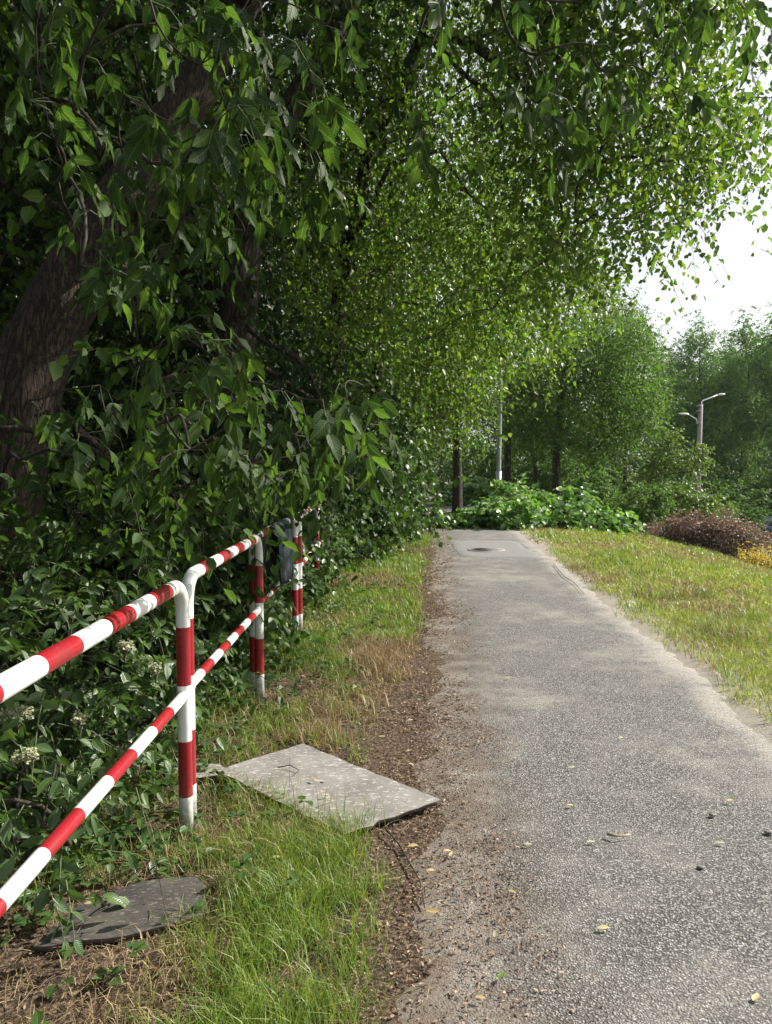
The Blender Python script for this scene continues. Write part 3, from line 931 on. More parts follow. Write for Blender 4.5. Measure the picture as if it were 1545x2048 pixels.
# --- second trunk behind the rail
r2 = np.random.default_rng(12)
t2 = np.array([P(425, 1180, 7.0), P(440, 960, 7.0), P(455, 800, 7.0), P(478, 620, 7.1), P(500, 440, 7.2), P(570, 240, 7.3), P(690, 30, 7.4), P(800, -260, 7.5)])
tr2 = tree_root('maple_tree', t2[0], 'dark upright trunk behind the striped railing, half hidden by leaves')
trunk_mesh(t2, [0.23, 0.20, 0.18, 0.165, 0.15, 0.12, 0.09, 0.05], 22, 5, 12).build('trunk', M['bark_dark'], tr2, True)
c2 = view_clusters([(-100, -650), (1050, -650), (760, 0), (660, 300), (640, 620), (560, 700), (420, 620), (300, 700), (60, 500), (-100, 400)], 120, lambda x, y, r: r.uniform(6.6, 9.5), r2)
c2b = view_clusters([(180, 650), (420, 640), (640, 700), (820, 860), (760, 940), (500, 960), (300, 1000), (100, 900)], 50, lambda x, y, r: r.uniform(6.4, 9.0), r2)
c2, c2b = clear_of(c2, TRUNKS), clear_of(c2b, TRUNKS)
mb = MB()
crown(mb, np.concatenate([c2, c2b]), 16, 0.5, 0.45, 8, 0.085, 'quad', 0.28, None, 0.5, 0.6, 0.8, 0, 1, 0.003, r2, 0.2)
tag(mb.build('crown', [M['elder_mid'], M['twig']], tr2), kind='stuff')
mb = MB()
skeleton(mb, list(t2[3:]), 0.08, np.concatenate([c2, c2b]), 0.007, 0, 0.08, r2, 5, 0.07)
tag(mb.build('limbs', M['bark_dark'], tr2, True), kind='stuff')

# --- lime trees whose drooping small-leaved crowns hang over the path
def canopy_depth(x, y, r):
    if x > 1080: return r.uniform(6.2, 9.6)
    return r.uniform(8.0, 13.5)
poly = [(600, -420), (1560, -420), (1450, -60), (1410, 30), (1430, 130), (1500, 220), (1640, 190), (1640, 250), (1510, 265), (1430, 315), (1360, 440), (1300, 410), (1210, 415), (1155, 490),
        (1100, 650), (1050, 690), (1000, 720), (900, 760), (800, 800), (700, 760), (620, 640), (570, 420)]
r3 = np.random.default_rng(13)
cl = view_clusters(poly, 340, canopy_depth, r3)
extra = view_clusters([(620, 200), (1050, 200), (1080, 600), (960, 740), (760, 780), (640, 620)], 80, lambda x, y, r: r.uniform(9.5, 14), r3)
px_, py_, _ = pix(cl)
cl = cl[~((px_ > 1170) & (r3.random(len(cl)) < 0.30))]
cl = np.concatenate([cl, extra])
near = cl[:, 1] < 10.4
m1p = np.array([P(640, 1150, 10.4), P(652, 960, 10.4), P(664, 760, 10.5), P(690, 520, 10.3), P(740, 300, 10.0), P(800, 100, 9.6)])
m2p = np.array([P(735, 1090, 14.5), P(745, 900, 14.5), P(770, 600, 14.0), P(800, 300, 13.4), P(850, 50, 12.8)])
for (pts, rad, c, nm, lab, limb) in (
        (m1p, [0.15, 0.125, 0.115, 0.10, 0.085, 0.06], cl[near], 'lime_tree', 'small-leaved lime whose drooping crown overhangs the path on the right', True),
        (m2p, [0.17, 0.14, 0.12, 0.10, 0.06], cl[~near], 'lime_tree', 'small-leaved lime behind the railing end forming the middle wall of leaves', False)):
    tr = tree_root(nm, pts[0], lab, 'lime trees beside the path')
    trunk_mesh(pts, rad, 18, 7, 10).build('trunk', M['bark'], tr, True)
    mb = MB()
    crown(mb, c, 30, 0.46, 0.5, 8, 0.064, 'quad', 0.30, None, 0.5, 0.75, 0.85, 0, 1, 0.0028, r3, 0.45, 0.55, 1.15)
    tag(mb.build('crown', [M['lime'], M['twig']], tr), kind='stuff')
    mb = MB()
    if limb:
        big = np.array([m1p[4], P(850, 60, 9.2), P(940, 85, 8.4), P(1020, 140, 7.8), P(1080, 200, 7.5), P(1130, 280, 7.2), P(1195, 330, 7.0)])
        lb = MB()
        tube(lb, big, [0.075, 0.065, 0.055, 0.047, 0.038, 0.03, 0.016], 8, 0)
        lb.build('limb', M['bark_dark'], tr, True)
        lb = MB()
        tube(lb, np.array([big[1], P(930, 150, 8.8), P(985, 190, 8.6), P(1000, 230, 8.5), P(1008, 270, 8.4)]), [0.04, 0.03, 0.026, 0.022, 0.012], 7, 0)
        lb.build('limb', M['bark_dark'], tr, True)
        lb = MB()
        tube(lb, np.array([m1p[3], P(780, 330, 9.4), P(880, 300, 9.0), P(940, 390, 8.8), P(1000, 440, 8.6)]), [0.05, 0.03, 0.02, 0.014, 0.008], 6, 0)
        lb.build('limb', M['bark_dark'], tr, True)
        skeleton(mb, list(big[1:]) + list(m1p[2:]), 0.05, c, 0.0045, 0, 0.06, r3, 4, 0.035)
    else:
        skeleton(mb, list(m2p[2:]), 0.06, c, 0.005, 0, 0.06, r3, 4, 0.05)
    tag(mb.build('limbs', M['bark_dark'], tr, True), kind='stuff')

# --- suckers: the round leafy bulge at the end of the railing, reaching down to the path
def shrub(name, label, foot, ell, ncl, per, length, nleaf, leaf, mat, tpl, parts=0, seed=1, droop=0.4, hang=0.5, flat=0.7, stems=9, spread=0.12, widen=1.0, group=None, twm='greentwig', cat='shrub', part_tpl=None, shell=0.5, stem_r=0.012):
    r = np.random.default_rng(seed)
    root = tree_root(name, foot, label, group, cat)
    c = ellipsoid_clusters(ell, ncl, r, shell)
    gz = ground_z(c[:, 0], c[:, 1])
    c[:, 2] = np.maximum(c[:, 2], gz + 0.08)
    C = np.repeat(c, per, axis=0)
    d = nrm(rand_dir(len(C), r) + 0.6 * nrm(C - np.asarray(ell[0][0])) + np.array([0, 0, 0.1]))
    st = C + r.normal(size=C.shape) * spread
    pl, L = twigs(st, d, length * r.uniform(0.6, 1.3, len(C)), droop, nleaf, leaf, hang, flat, r=r)
    p, B, s = L.get()
    ok = p[:, 2] > ground_z(p[:, 0], p[:, 1]) + 0.01
    L = (p[ok], B[ok], s[ok])
    if parts:
        L = leaf_parts(L, parts, part_tpl or ['mid0', 'mid1', 'mid2'], M[mat], root, widen=widen)
    mb = MB()
    tubes3(mb, pl, 0.0028, 0.0012, 1)
    put_leaves(mb, *L, tpl, 0, widen)
    tag(mb.build('foliage', [M[mat], M[twm]], root, False, True), kind='stuff')
    mb = MB()
    f = np.array([foot[0], foot[1], float(ground_z(foot[0], foot[1])) - 0.03])
    feet = [f + [r.normal() * 0.12, r.normal() * 0.12, 0] for _ in range(3)]
    skeleton(mb, feet, stem_r * 2, c, stem_r * 0.28, 0, 0.10, r, 5, stem_r * 2)
    tag(mb.build('stems', M['twig'], root, True), kind='stuff')
    return root, c

shrub('lime_sucker_shrub', 'rounded leafy bulge of lime suckers hanging to the path edge beyond the railing', (-0.5, 13.6),
      [((0.0, 14.5, 0.95), (0.85, 1.3, 1.0), 1.0), ((-0.7, 12.6, 1.05), (0.9, 1.5, 1.15), 1.3), ((-1.1, 11.3, 1.9), (0.9, 1.5, 1.2), 1.1), ((-0.2, 14.0, 2.0), (0.8, 1.4, 0.8), 0.6)],
      190, 15, 0.42, 8, 0.098, 'hedge', 'quad', 300, 31, 0.5, 0.8, 0.6, widen=1.45, spread=0.16, part_tpl=['mid0', 'mid1', 'mid2'])

# --- shrubs along the back of the railing
s1, c_s1 = shrub('elder_shrub', 'dark elder shrub with cream flower heads behind the nearest railing section', (-1.95, 2.9),
      [((-1.62, 3.0, 0.40), (0.58, 0.72, 0.62), 1.0), ((-1.9, 3.4, 0.6), (0.75, 0.7, 0.62), 0.9)], 92, 9, 0.24, 7, 0.066, 'shrub', ['mid0', 'mid1', 'mid2'], 200, 41, 0.5, 0.5, 0.65)
shrub('elder_shrub', 'leafy elder shrub behind the second railing section, beside the dark trunk', (-1.95, 4.6),
      [((-1.62, 4.2, 0.5), (0.62, 0.95, 0.68), 1.0), ((-2.0, 5.2, 0.85), (0.85, 0.9, 0.75), 0.9)], 100, 10, 0.26, 7, 0.068, 'shrub', ['mid0', 'mid1', 'mid2'], 150, 42, 0.5, 0.5, 0.65)
shrub('ivy_bush', 'ivy clad bush behind the third railing section, below the hanging cloth', (-1.6, 6.7),
      [((-1.42, 6.2, 0.45), (0.48, 1.1, 0.68), 1.0), ((-1.7, 7.3, 0.95), (0.72, 0.9, 0.85), 0.9)], 100, 13, 0.25, 7, 0.07, 'hedge', 'quad', 60, 43, 0.4, 0.6, 0.5, widen=1.35)
shrub('ivy_bush', 'ivy growing through the far railing sections near the leafy bulge', (-1.4, 9.2),
      [((-1.15, 8.9, 0.4), (0.48, 1.1, 0.6), 1.0), ((-1.4, 10.2, 0.9), (0.7, 1.1, 0.8), 1.0), ((-0.95, 10.3, 0.35), (0.4, 0.9, 0.4), 0.5)], 85, 12, 0.25, 7, 0.075, 'hedge', 'quad', 60, 44, 0.4, 0.6, 0.5, widen=1.35)

def umbel(parent, c, r0, seed):
    r = np.random.default_rng(seed)
    n = 170
    a = r.uniform(0, 2 * np.pi, n)
    q = r0 * np.sqrt(r.random(n))
    p = np.stack([c[0] + q * np.cos(a), c[1] + q * np.sin(a), c[2] + 0.25 * (r0 - q) + r.normal(size=n) * 0.006 - (np.sin(a * 5) > 0.3) * 0.012], -1)
    L = Leaves()
    L.add(p, rand_dir(n, r) * [1, 1, 0.3], np.array([0.3, -0.3, 1]) + r.normal(size=(n, 3)) * 0.5, r.uniform(0.007, 0.013, n))
    mb = MB()
    put_leaves(mb, *L.get(), 'quad', 0, 1.6)
    st = np.array([[c - np.array([0, 0, 0.07]), c - np.array([0, 0, 0.04]) + (x - c) * 0.3, x] for x in p[::6]])
    tubes3(mb, st, 0.0018, 0.0008, 1)
    mb.build('flower_head', [M['flower'], M['greentwig']], parent)
for k, (x, y, d, r0) in enumerate([(35, 1425, 2.40, 0.048), (52, 1508, 2.34, 0.034), (250, 1290, 2.9, 0.028), (160, 1435, 2.6, 0.024), (312, 1335, 2.95, 0.022)]):
    umbel(s1, P(x, y, d), r0, 60 + k)

# --- wood behind: prototypes, copied
def proto_tree(name, hgt, width, leaf, ncl, per, mat, seed, trunk_r=0.16, base_crown=0.22, twl=0.7):
    r = np.random.default_rng(seed)
    root = thing(name, (0, 0, 0), '', 'tree')
    tp = np.array([[0, 0, -0.3], [r.normal() * 0.1, r.normal() * 0.1, hgt * 0.25], [r.normal() * 0.25, r.normal() * 0.25, hgt * 0.5], [r.normal() * 0.3, r.normal() * 0.3, hgt * 0.75], [0, 0, hgt * 0.92]])
    trunk_mesh(tp, [trunk_r, trunk_r * 0.8, trunk_r * 0.6, trunk_r * 0.35, trunk_r * 0.1], 12, seed, 5).build('trunk', M['bark_dark'], root, True)
    ell = []
    for k in range(9):
        f = base_crown + (1 - base_crown) * (k + 0.5) / 9
        rad = width * math.sin(math.pi * min(1, max(0.12, (f - base_crown * 0.4) / 1.02))) ** 0.7
        a = r.uniform(0, 2 * np.pi)
        ell.append(((rad * 0.35 * math.cos(a), rad * 0.35 * math.sin(a), hgt * f), (rad * 0.85, rad * 0.85, hgt * 0.10), rad))
    c = ellipsoid_clusters(ell, ncl, r, 0.55)
    mb = MB()
    crown(mb, c, per, twl, 0.35, 8, leaf, 'quad', 0.4, (0, 0, hgt * 0.5), 0.7, 0.4, 0.8, 0, 1, 0.006, r, 0.05, 0.35)
    tag(mb.build('crown', [M[mat], M['twig']], root), kind='stuff')
    mb = MB()
    skeleton(mb, list(tp[1:]), trunk_r * 0.6, c, 0.012, 0, 0.06, r, 4, trunk_r * 0.5)
    tag(mb.build('limbs', M['bark_dark'], root, True), kind='stuff')
    return root

def copy_tree(src, loc, rz, sc, label, group=None, name=None):
    o = src.copy()
    if name: o.name = name
    COL.objects.link(o)
    x, y = loc
    o.location = (x, y, float(ground_z(x, y)))
    o.rotation_euler = (0, 0, rz)
    o.scale = sc if isinstance(sc, tuple) else (sc, sc, sc)
    o['label'] = label
    if group: o['group'] = group
    for ch in list(src.children):
        c = ch.copy()
        COL.objects.link(c)
        c.parent = o
    return o

def place_proto(src, spots, group):
    for k, (x, y, rz, sc, label) in enumerate(spots):
        if k == 0:
            src.location = (x, y, float(ground_z(x, y)))
            src.rotation_euler = (0, 0, rz)
            src.scale = sc if isinstance(sc, tuple) else (sc, sc, sc)
            src['label'] = label
            src['group'] = group
        else:
            copy_tree(src, (x, y), rz, sc, label, group)

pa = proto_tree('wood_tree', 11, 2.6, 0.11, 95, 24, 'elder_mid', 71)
place_proto(pa, [(-5.2, 7.5, 0.3, 1.0, 'shaded wood tree in the dark left edge, behind the leaning trunk'),
                 (-6.6, 11.5, 2.1, 1.1, 'shaded wood tree further back between the leaning and the upright trunk'),
                 (-3.9, 14.0, 4.0, 0.95, 'shaded wood tree right behind the upright dark trunk'),
                 (-8.5, 16.0, 5.2, 1.2, 'deep wood tree at the far left, showing only between leaves'),
                 (-4.6, 20.0, 1.1, 1.1, 'wood tree behind the lime crowns, left of the path'),
                 (-2.4, 26.0, 3.0, 1.0, 'wood tree beyond the cut branches, left of the far path'),
                 (-9.5, 25.0, 0.9, 1.3, 'deep wood tree hidden behind the left wood'),
                 (-2.6, 17.5, 2.7, (1.1, 1.1, 1.55), 'tall wood tree behind the middle wall of lime leaves'),
                 (-6.0, 17.0, 5.7, (1.15, 1.15, 1.6), 'tall wood tree behind the upright trunk, filling the upper left'),
                 (-1.6, 21.5, 0.4, (1.1, 1.1, 1.45), 'tall wood tree behind the limes at the top of the picture'),
                 (-4.4, 10.0, 3.6, (1.0, 1.0, 1.25), 'tall shaded tree just behind the second trunk'),
                 (-4.4, 1.0, 2.2, 1.15, 'unseen tree added outside the left edge to block skylight, beside the nearest railing'),  # from here on: out of view, added to cut skylight on the left
                 (-5.6, -3.0, 4.2, 1.25, 'unseen tree added outside the left edge to block skylight, behind the viewer'),
                 (-7.2, 4.0, 0.8, 1.3, 'unseen tree added outside the left edge to block skylight, behind the elder shrub')], 'trees of the wood on the left')
pb_ = proto_tree('far_tree', 14, 3.4, 0.17, 115, 32, 'hazy', 72, 0.18, 0.12, 0.9)
fx = lambda px, d: (px - 772.5) / FPX * d
place_proto(pb_, [(fx(1395, 62), 62, 0.5, (0.9, 0.9, 1.10), 'tall hazy tree directly behind the double street lamp'),
                  (fx(1480, 66), 66, 2.5, (1.0, 1.0, 1.17), 'tall hazy tree right of the street lamp, rising to the sky'),
                  (fx(1570, 60), 60, 4.1, (1.0, 1.0, 1.22), 'tall hazy tree cut by the right edge'),
                  (fx(1330, 70), 70, 1.3, (0.9, 0.9, 1.02), 'hazy tree left of the street lamp, partly behind the middle tree'),
                  (fx(1230, 66), 66, 3.7, (1.0, 1.0, 0.85), 'far tree behind the dark middle trees'),
                  (fx(1120, 60), 60, 5.0, (1.0, 1.0, 0.8), 'far tree seen between the middle trunks'),
                  (fx(1010, 56), 56, 0.2, (1.0, 1.0, 0.8), 'far tree right of the grey lamp post'),
                  (fx(910, 52), 52, 2.0, (1.0, 1.0, 0.8), 'far tree left of the grey lamp post'),
                  (fx(800, 55), 55, 4.4, (1.1, 1.1, 0.85), 'far tree behind the leafy bulge'),
                  (fx(650, 50), 50, 1.9, (1.1, 1.1, 0.9), 'far tree behind the lime trunks'),
                  (fx(1440, 80), 80, 3.3, (1.2, 1.2, 1.2), 'rearmost hazy tree in the gap by the street lamp'),
                  (fx(1660, 74), 74, 0.9, (1.2, 1.2, 1.25), 'rearmost hazy tree at the right edge'),
                  (fx(1520, 78), 78, 5.3, (1.3, 1.3, 1.15), 'rearmost hazy tree between the street lamp and the right edge'),
                  (fx(1360, 84), 84, 4.7, (1.3, 1.3, 1.15), 'rearmost hazy tree just left of the street lamp head')], 'far trees across the road')

# --- middle trees right of the lamp post
def view_tree(name, label, feet, trunks, poly, n, dlo, dhi, leaf, per, length, mat, seed, group=None, droop=0.4, nleaf=8, widen=1.0):
    r = np.random.default_rng(seed)
    root = tree_root(name, feet, label, group)
    c = view_clusters(poly, n, lambda x, y, rr: rr.uniform(dlo, dhi), r)
    roots = []
    for pts, rad in trunks:
        pts = np.array(pts)
        pts[0][2] = ground_z(pts[0][0], pts[0][1]) - 0.1
        trunk_mesh(pts, rad, 12, seed, 5).build('trunk', M['bark_dark'], root, True)
        roots += list(pts[1:])
    mb = MB()
    crown(mb, c, per, length, droop, nleaf, leaf, 'quad', 0.35, None, 0.5, 0.6, 0.8, 0, 1, 0.005, r, 0.15, 0.4, widen)
    tag(mb.build('crown', [M[mat], M['twig']], root), kind='stuff')
    mb = MB()
    skeleton(mb, roots, 0.07, c, 0.009, 0, 0.06, r, 4, 0.07)
    tag(mb.build('limbs', M['bark_dark'], root, True), kind='stuff')

view_tree('lime_tree', 'sunlit lime left of the grey lamp post with crown draping low over the far path', P(915, 1000, 23),
          [([P(915, 1000, 23), P(915, 880, 23), P(905, 700, 22.5), P(940, 520, 22)], [0.14, 0.12, 0.10, 0.06]), ([P(843, 1000, 21), P(843, 840, 21), P(830, 640, 21)], [0.09, 0.08, 0.05])],
          [(760, 380), (1150, 430), (1200, 540), (1205, 640), (1130, 670), (1050, 690), (990, 740), (930, 830), (880, 890), (830, 880), (770, 700)], 190, 18, 25, 0.085, 26, 0.6, 'lime', 81, 'lime trees beside the path', 0.5, 8, 1.15)
view_tree('ash_tree', 'dark middle tree with several trunks right of the grey lamp post', P(1110, 1000, 31),
          [([P(1112, 1010, 31), P(1114, 900, 31), P(1125, 780, 31), P(1140, 680, 31)], [0.18, 0.16, 0.13, 0.07]), ([P(1015, 1010, 30), P(1016, 880, 30), P(1020, 760, 30.5)], [0.14, 0.13, 0.08]),
           ([P(1076, 1010, 33), P(1070, 930, 33), P(1050, 830, 33)], [0.1, 0.09, 0.05])],
          [(1010, 760), (1060, 680), (1180, 650), (1270, 660), (1310, 700), (1320, 800), (1290, 870), (1240, 920), (1150, 900), (1080, 890), (1020, 870)], 170, 28, 35, 0.115, 34, 0.7, 'far', 82, None, 0.35)
view_tree('young_tree', 'pale young tree peeping over the dark middle tree against the sky', P(1250, 1000, 44),
          [([P(1250, 1010, 44), P(1252, 850, 44), P(1255, 660, 44)], [0.13, 0.1, 0.05])],
          [(1190, 560), (1250, 590), (1290, 625), (1325, 690), (1300, 760), (1200, 760), (1150, 640)], 60, 42, 47, 0.13, 20, 0.8, 'far_light', 83)

# --- undergrowth of the wood
ps = proto_under = None
r9 = np.random.default_rng(91)
def proto_bush(name, rad, leaf, ncl, mat, seed, per=14, cat='shrub'):
    r = np.random.default_rng(seed)
    root = thing(name, (0, 0, 0), '', cat)
    c = ellipsoid_clusters([((0, 0, rad[2] * 0.75), rad, 1.0)], ncl, r, 0.4)
    c[:, 2] = np.maximum(c[:, 2], 0.12)
    mb = MB()
    crown(mb, c, per, 0.4, 0.35, 7, leaf, 'quad', 0.2, (0, 0, rad[2] * 0.3), 0.7, 0.4, 0.7, 0, 1, 0.003, r, 0.0, 0.5, 1.2)
    tag(mb.build('foliage', [M[mat], M['twig']], root), kind='stuff')
    mb = MB()
    skeleton(mb, [np.array([0.05 * k - 0.05, 0.03 * k, -0.05]) for k in range(3)], 0.03, c, 0.005, 0, 0.08, r, 4, 0.03)
    tag(mb.build('stems', M['twig'], root, True), kind='stuff')
    return root
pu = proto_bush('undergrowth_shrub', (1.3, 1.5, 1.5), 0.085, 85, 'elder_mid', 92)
place_proto(pu, [(-3.9, 4.6, 0, 1.0, 'dark shrub behind the foot of the leaning trunk'), (-3.6, 7.8, 2, 1.05, 'dark shrub left of the upright trunk foot'),
                 (-3.2, 10.8, 4, 1.1, 'dark shrub right behind the upright trunk foot'), (-3.0, 14.0, 1, 1.2, 'shrub behind the ivy clad railing end'),
                 (-2.2, 17.5, 3, 1.2, 'shrub left of the far path behind the leafy bulge'), (-6.0, 9.0, 5, 1.4, 'deep wood shrub in the left shade'),
                 (-1.2, 22.0, 1.5, 1.1, 'shrub left of the far path beyond the cut branches'), (-6.5, 14.0, 2.5, 1.5, 'deep wood shrub behind the upright trunk'),
                 (-0.9, 28.0, 0.7, 1.3, 'sunlit shrub at the far bend of the path'), (1.5, 37.0, 2.9, 1.2, 'low shrub beyond the far bend of the path')], 'undergrowth of the wood')
pf = proto_bush('far_shrub', (2.6, 2.0, 1.7), 0.15, 90, 'far', 93)
place_proto(pf, [(fx(1420, 54), 54, 0, 1.2, 'dark shrub behind the foot of the street lamp'), (fx(1500, 56), 56, 1, 1.3, 'dark shrub behind the dark car'), (fx(1580, 56), 56, 2, 1.3, 'dark shrub at the right edge behind the car'),
                 (fx(1330, 52), 52, 3, 1.2, 'dark shrub left of the street lamp foot'), (fx(1240, 44), 44, 4, 1.2, 'dark shrub under the middle tree'), (fx(1130, 42), 42, 5, 1.1, 'dark shrub between the middle trunks'),
                 (fx(1040, 44), 44, 0.6, 1.1, 'dark shrub right of the grey lamp post foot'), (fx(950, 46), 46, 1.6, 1.0, 'clipped looking shrub left of the grey lamp post, at the path end')], 'shrubs across the road')

# ------------------------------------------------------------------ railing
RX = RX0 = lambda y: -0.865 + 0.006 * (y - 3)
TR, MR, HT, HM, BR = 0.030, 0.0225, 1.10, 0.585, 0.13

def band_tube(mb, pts, s, rad, bounds, cols, sides=20):
    """tube along pts (arc length s), colour changes exactly at bounds"""
    pts, s = np.asarray(pts, float), np.asarray(s, float)
    ss = np.unique(np.round(np.concatenate([s, [b for b in bounds if s[0] < b < s[-1]]]), 5))
    pp = np.stack([np.interp(ss, s, pts[:, k]) for k in range(3)], -1)
    mid = (ss[:-1] + ss[1:]) / 2
    mt = np.array([cols[int(np.searchsorted(bounds, m_))] for m_ in mid])
    tube(mb, pp, rad, sides, mt)

def railing(y0, y1, label, dz=0.0, da=0.0, db=0.0):
    RX = lambda y: RX0(y) + da + (db - da) * (y - y0) / (y1 - y0)
    root = thing('railing_section', (RX(y0), y0, 0), label, 'railing', 'red and white railing along the path')
    for end in (0, 1):
        ya = y0 if end == 0 else y1
        sg = 1 if end == 0 else -1
        g0 = float(ground_z(RX(ya), ya)) - 0.03
        a = np.linspace(0, np.pi / 2, 10)
        pts = [[0, g0], [0, HT - TR - BR]] + [[BR - BR * math.cos(q), HT - TR - BR + BR * math.sin(q)] for q in a[1:]]
        pts = np.array(pts)
        P3 = np.array([[RX(ya + sg * q[0]), ya + sg * q[0], q[1] + dz] for q in pts])
        s = np.concatenate([[0], np.cumsum(np.linalg.norm(np.diff(pts, axis=0), axis=1))]) + g0
        mb = MB()
        o = random.uniform(-0.01, 0.01)
        band_tube(mb, P3, s, TR, [0.153 + o, 0.397 + o, 0.639 + o, 0.89 + o], [0, 1, 0, 1, 0])
        mb.build('post', [M['white'], M['red']], root, True)
    n = 9
    ys = np.array([y0 + BR, y1 - BR])
    L = ys[1] - ys[0]
    P3 = np.array([[RX(q), q, HT - TR + dz] for q in np.linspace(ys[0], ys[1], 8)])
    w0 = 0.10
    bw = (L - 2 * w0) / 7
    bounds = [w0 + k * bw for k in range(8)]
    mb = MB()
    band_tube(mb, P3, np.linspace(0, L, 8), TR, bounds, [0, 1, 0, 1, 0, 1, 0, 1, 0])
    mb.build('top_rail', [M['white'], M['red']], root, True)
    L2 = y1 - y0 - 2 * TR + 0.01
    P3 = np.array([[RX(q), q, HM + dz] for q in np.linspace(y0 + TR - 0.005, y1 - TR + 0.005, 8)])
    w0 = 0.2
    bw = (L2 - 2 * w0) / 7
    mb = MB()
    band_tube(mb, P3, np.linspace(0, L2, 8), MR, [w0 + k * bw for k in range(8)], [0, 1, 0, 1, 0, 1, 0, 1, 0], 16)
    mrail = mb.build('middle_rail', [M['white'], M['red']], root, True)
    for q in (y0, y1):        # weld collars where the middle rail meets the posts
        mb = MB()
        sg = 1 if q == y0 else -1
        tube(mb, np.array([[RX(q), q + sg * 0.026, HM + dz], [RX(q), q + sg * 0.036, HM + dz]]), [MR + 0.006, MR + 0.001], 14)
        mb.build('weld', M['white'], mrail, True)

J = [1.22, 3.24, 5.12, 7.14, 9.16, 11.2, 13.2, 15.2]
names = ['nearest striped railing section, cut by the left edge of the picture', 'second striped railing section, starting at the close double post',
         'third striped railing section, the one with the cloth hung over it', 'fourth striped railing section, half under the overhanging leaves',
         'fifth striped railing section, overgrown by ivy', 'sixth striped railing section, its posts just showing through ivy', 'last striped railing section, nearly swallowed by the leafy bulge']
for k in range(7):
    railing(J[k] + (0.075 if k else 0), J[k + 1] - 0.0, names[k], dz=[0, 0.012, 0.0, 0.008, 0, 0, 0][k], da=[0, -0.004, -0.05, 0.02, 0, 0.02, 0][k], db=[0, 0.0, -0.01, 0.0, 0, 0, 0][k])

# cloth folded over the top rail of the third section
def cloth():
    r = np.random.default_rng(5)
    y = np.linspace(5.65, 6.40, 70)
    pl = 0.015 * np.sin(y * 38 + 2 * np.sin(y * 9)) + 0.009 * np.sin(y * 71)
    prof = [(-0.075, 0.72), (-0.06, 0.86), (-0.05, 1.0), (-0.035, 1.085), (0, 1.108), (0.034, 1.09), (0.05, 1.0), (0.055, 0.88), (0.06, 0.76), (0.066, 0.655)]
    V = []
    for k, (dx, z) in enumerate(prof):
        amp = min(1.0, abs(1.10 - z) / 0.1)
        hem = (0.02 * np.sin(y * 23) if k in (0, len(prof) - 1) else 0)
        yy = 6.0 + (y - 6.0) * (1 - 0.18 * amp * (abs(1.1 - z) / 0.45))
        V.append(np.stack([RX(y) + dx + pl * amp * (1 if dx > 0 else -1), yy, z + hem + 0 * y], -1))
    V = np.array(V)
    n = len(y)
    F = np.array([[a * n + b, a * n + b + 1, (a + 1) * n + b + 1, (a + 1) * n + b] for a in range(len(prof) - 1) for b in range(n - 1)])
    m, nn_, l, b = new_mat('striped_cloth')
    tc = nd(nn_, 'ShaderNodeTexCoord')
    s = nd(nn_, 'ShaderNodeSeparateXYZ')
    l.new(tc.outputs['Object'], s.inputs[0])
    band = math_node(nn_, l, 'FRACT', math_node(nn_, l, 'MULTIPLY', s.outputs[1], 5.2))
    c = ramp(nn_, l, band, [(0.0, (0.06, 0.07, 0.08)), (0.3, (0.08, 0.09, 0.095)), (0.36, (0.012, 0.075, 0.11)), (0.6, (0.02, 0.12, 0.17)), (0.66, (0.17, 0.17, 0.17)), (0.72, (0.01, 0.04, 0.075)), (1.0, (0.02, 0.065, 0.09))])
    c = mix(nn_, l, 0.25, c, noise(nn_, l, tc.outputs['Object'], 160, 3), 'MULTIPLY')
    c = mix(nn_, l, 1.0, c, (0.62, 0.65, 0.68), 'MULTIPLY')
    l.new(c, b.inputs['Base Color'])
    b.inputs['Roughness'].default_value = 0.9
    o = MB().add(V.reshape(-1, 3), F).build('cloth', m, None, True)
    so = o.modifiers.new('thick', 'SOLIDIFY')
    so.thickness = 0.004
    tag(o, 'dark blue and grey striped cloth hung over the third railing section', 'cloth')
cloth()

# ------------------------------------------------------------------ boards on the verge
def slab_material(name, c0, c1, flake, scale=1.0):
    m, n, l, b = new_mat(name)
    tc = nd(n, 'ShaderNodeTexCoord')
    o = tc.outputs['Object']
    g = noise(n, l, o, 5 * scale, 6, 0.7)
    c = ramp(n, l, g, [(0.3, c0), (0.72, c1)])
    mp = nd(n, 'ShaderNodeMapping')
    mp.inputs['Scale'].default_value = (1, 2.2, 1)
    mp.inputs['Rotation'].default_value = (0, 0, 0.5)
    l.new(o, mp.inputs[0])
    f = noise(n, l, mp.outputs[0], 26 * scale, 5, 0.62, 0.6)
    fl = maprange(n, l, f, 0.54, 0.62)
    c = mix(n, l, math_node(n, l, 'MULTIPLY', fl, 0.75), c, flake)
    dk = maprange(n, l, noise(n, l, o, 60, 4, 0.7), 0.68, 0.75)
    c = mix(n, l, math_node(n, l, 'MULTIPLY', dk, 0.6), c, (0.05, 0.045, 0.04))
    l.new(c, b.inputs['Base Color'])
    b.inputs['Roughness'].default_value = 0.82
    bp = nd(n, 'ShaderNodeBump')
    bp.inputs['Strength'].default_value = 0.5
    bp.inputs['Distance'].default_value = 0.004
    l.new(math_node(n, l, 'ADD', fl, g), bp.inputs['Height'])
    l.new(bp.outputs[0], b.inputs['Normal'])
    return m
M['slab'] = slab_material('grey_board', (0.125, 0.118, 0.110), (0.245, 0.233, 0.218), (0.43, 0.415, 0.39))
M['dark_slab'] = slab_material('dark_board', (0.014, 0.015, 0.016), (0.085, 0.078, 0.066), (0.15, 0.13, 0.105), 1.4)
M['board_edge'] = flat_mat('board_edge', (0.085, 0.07, 0.055), 0.9, 0, 0.4, 60)

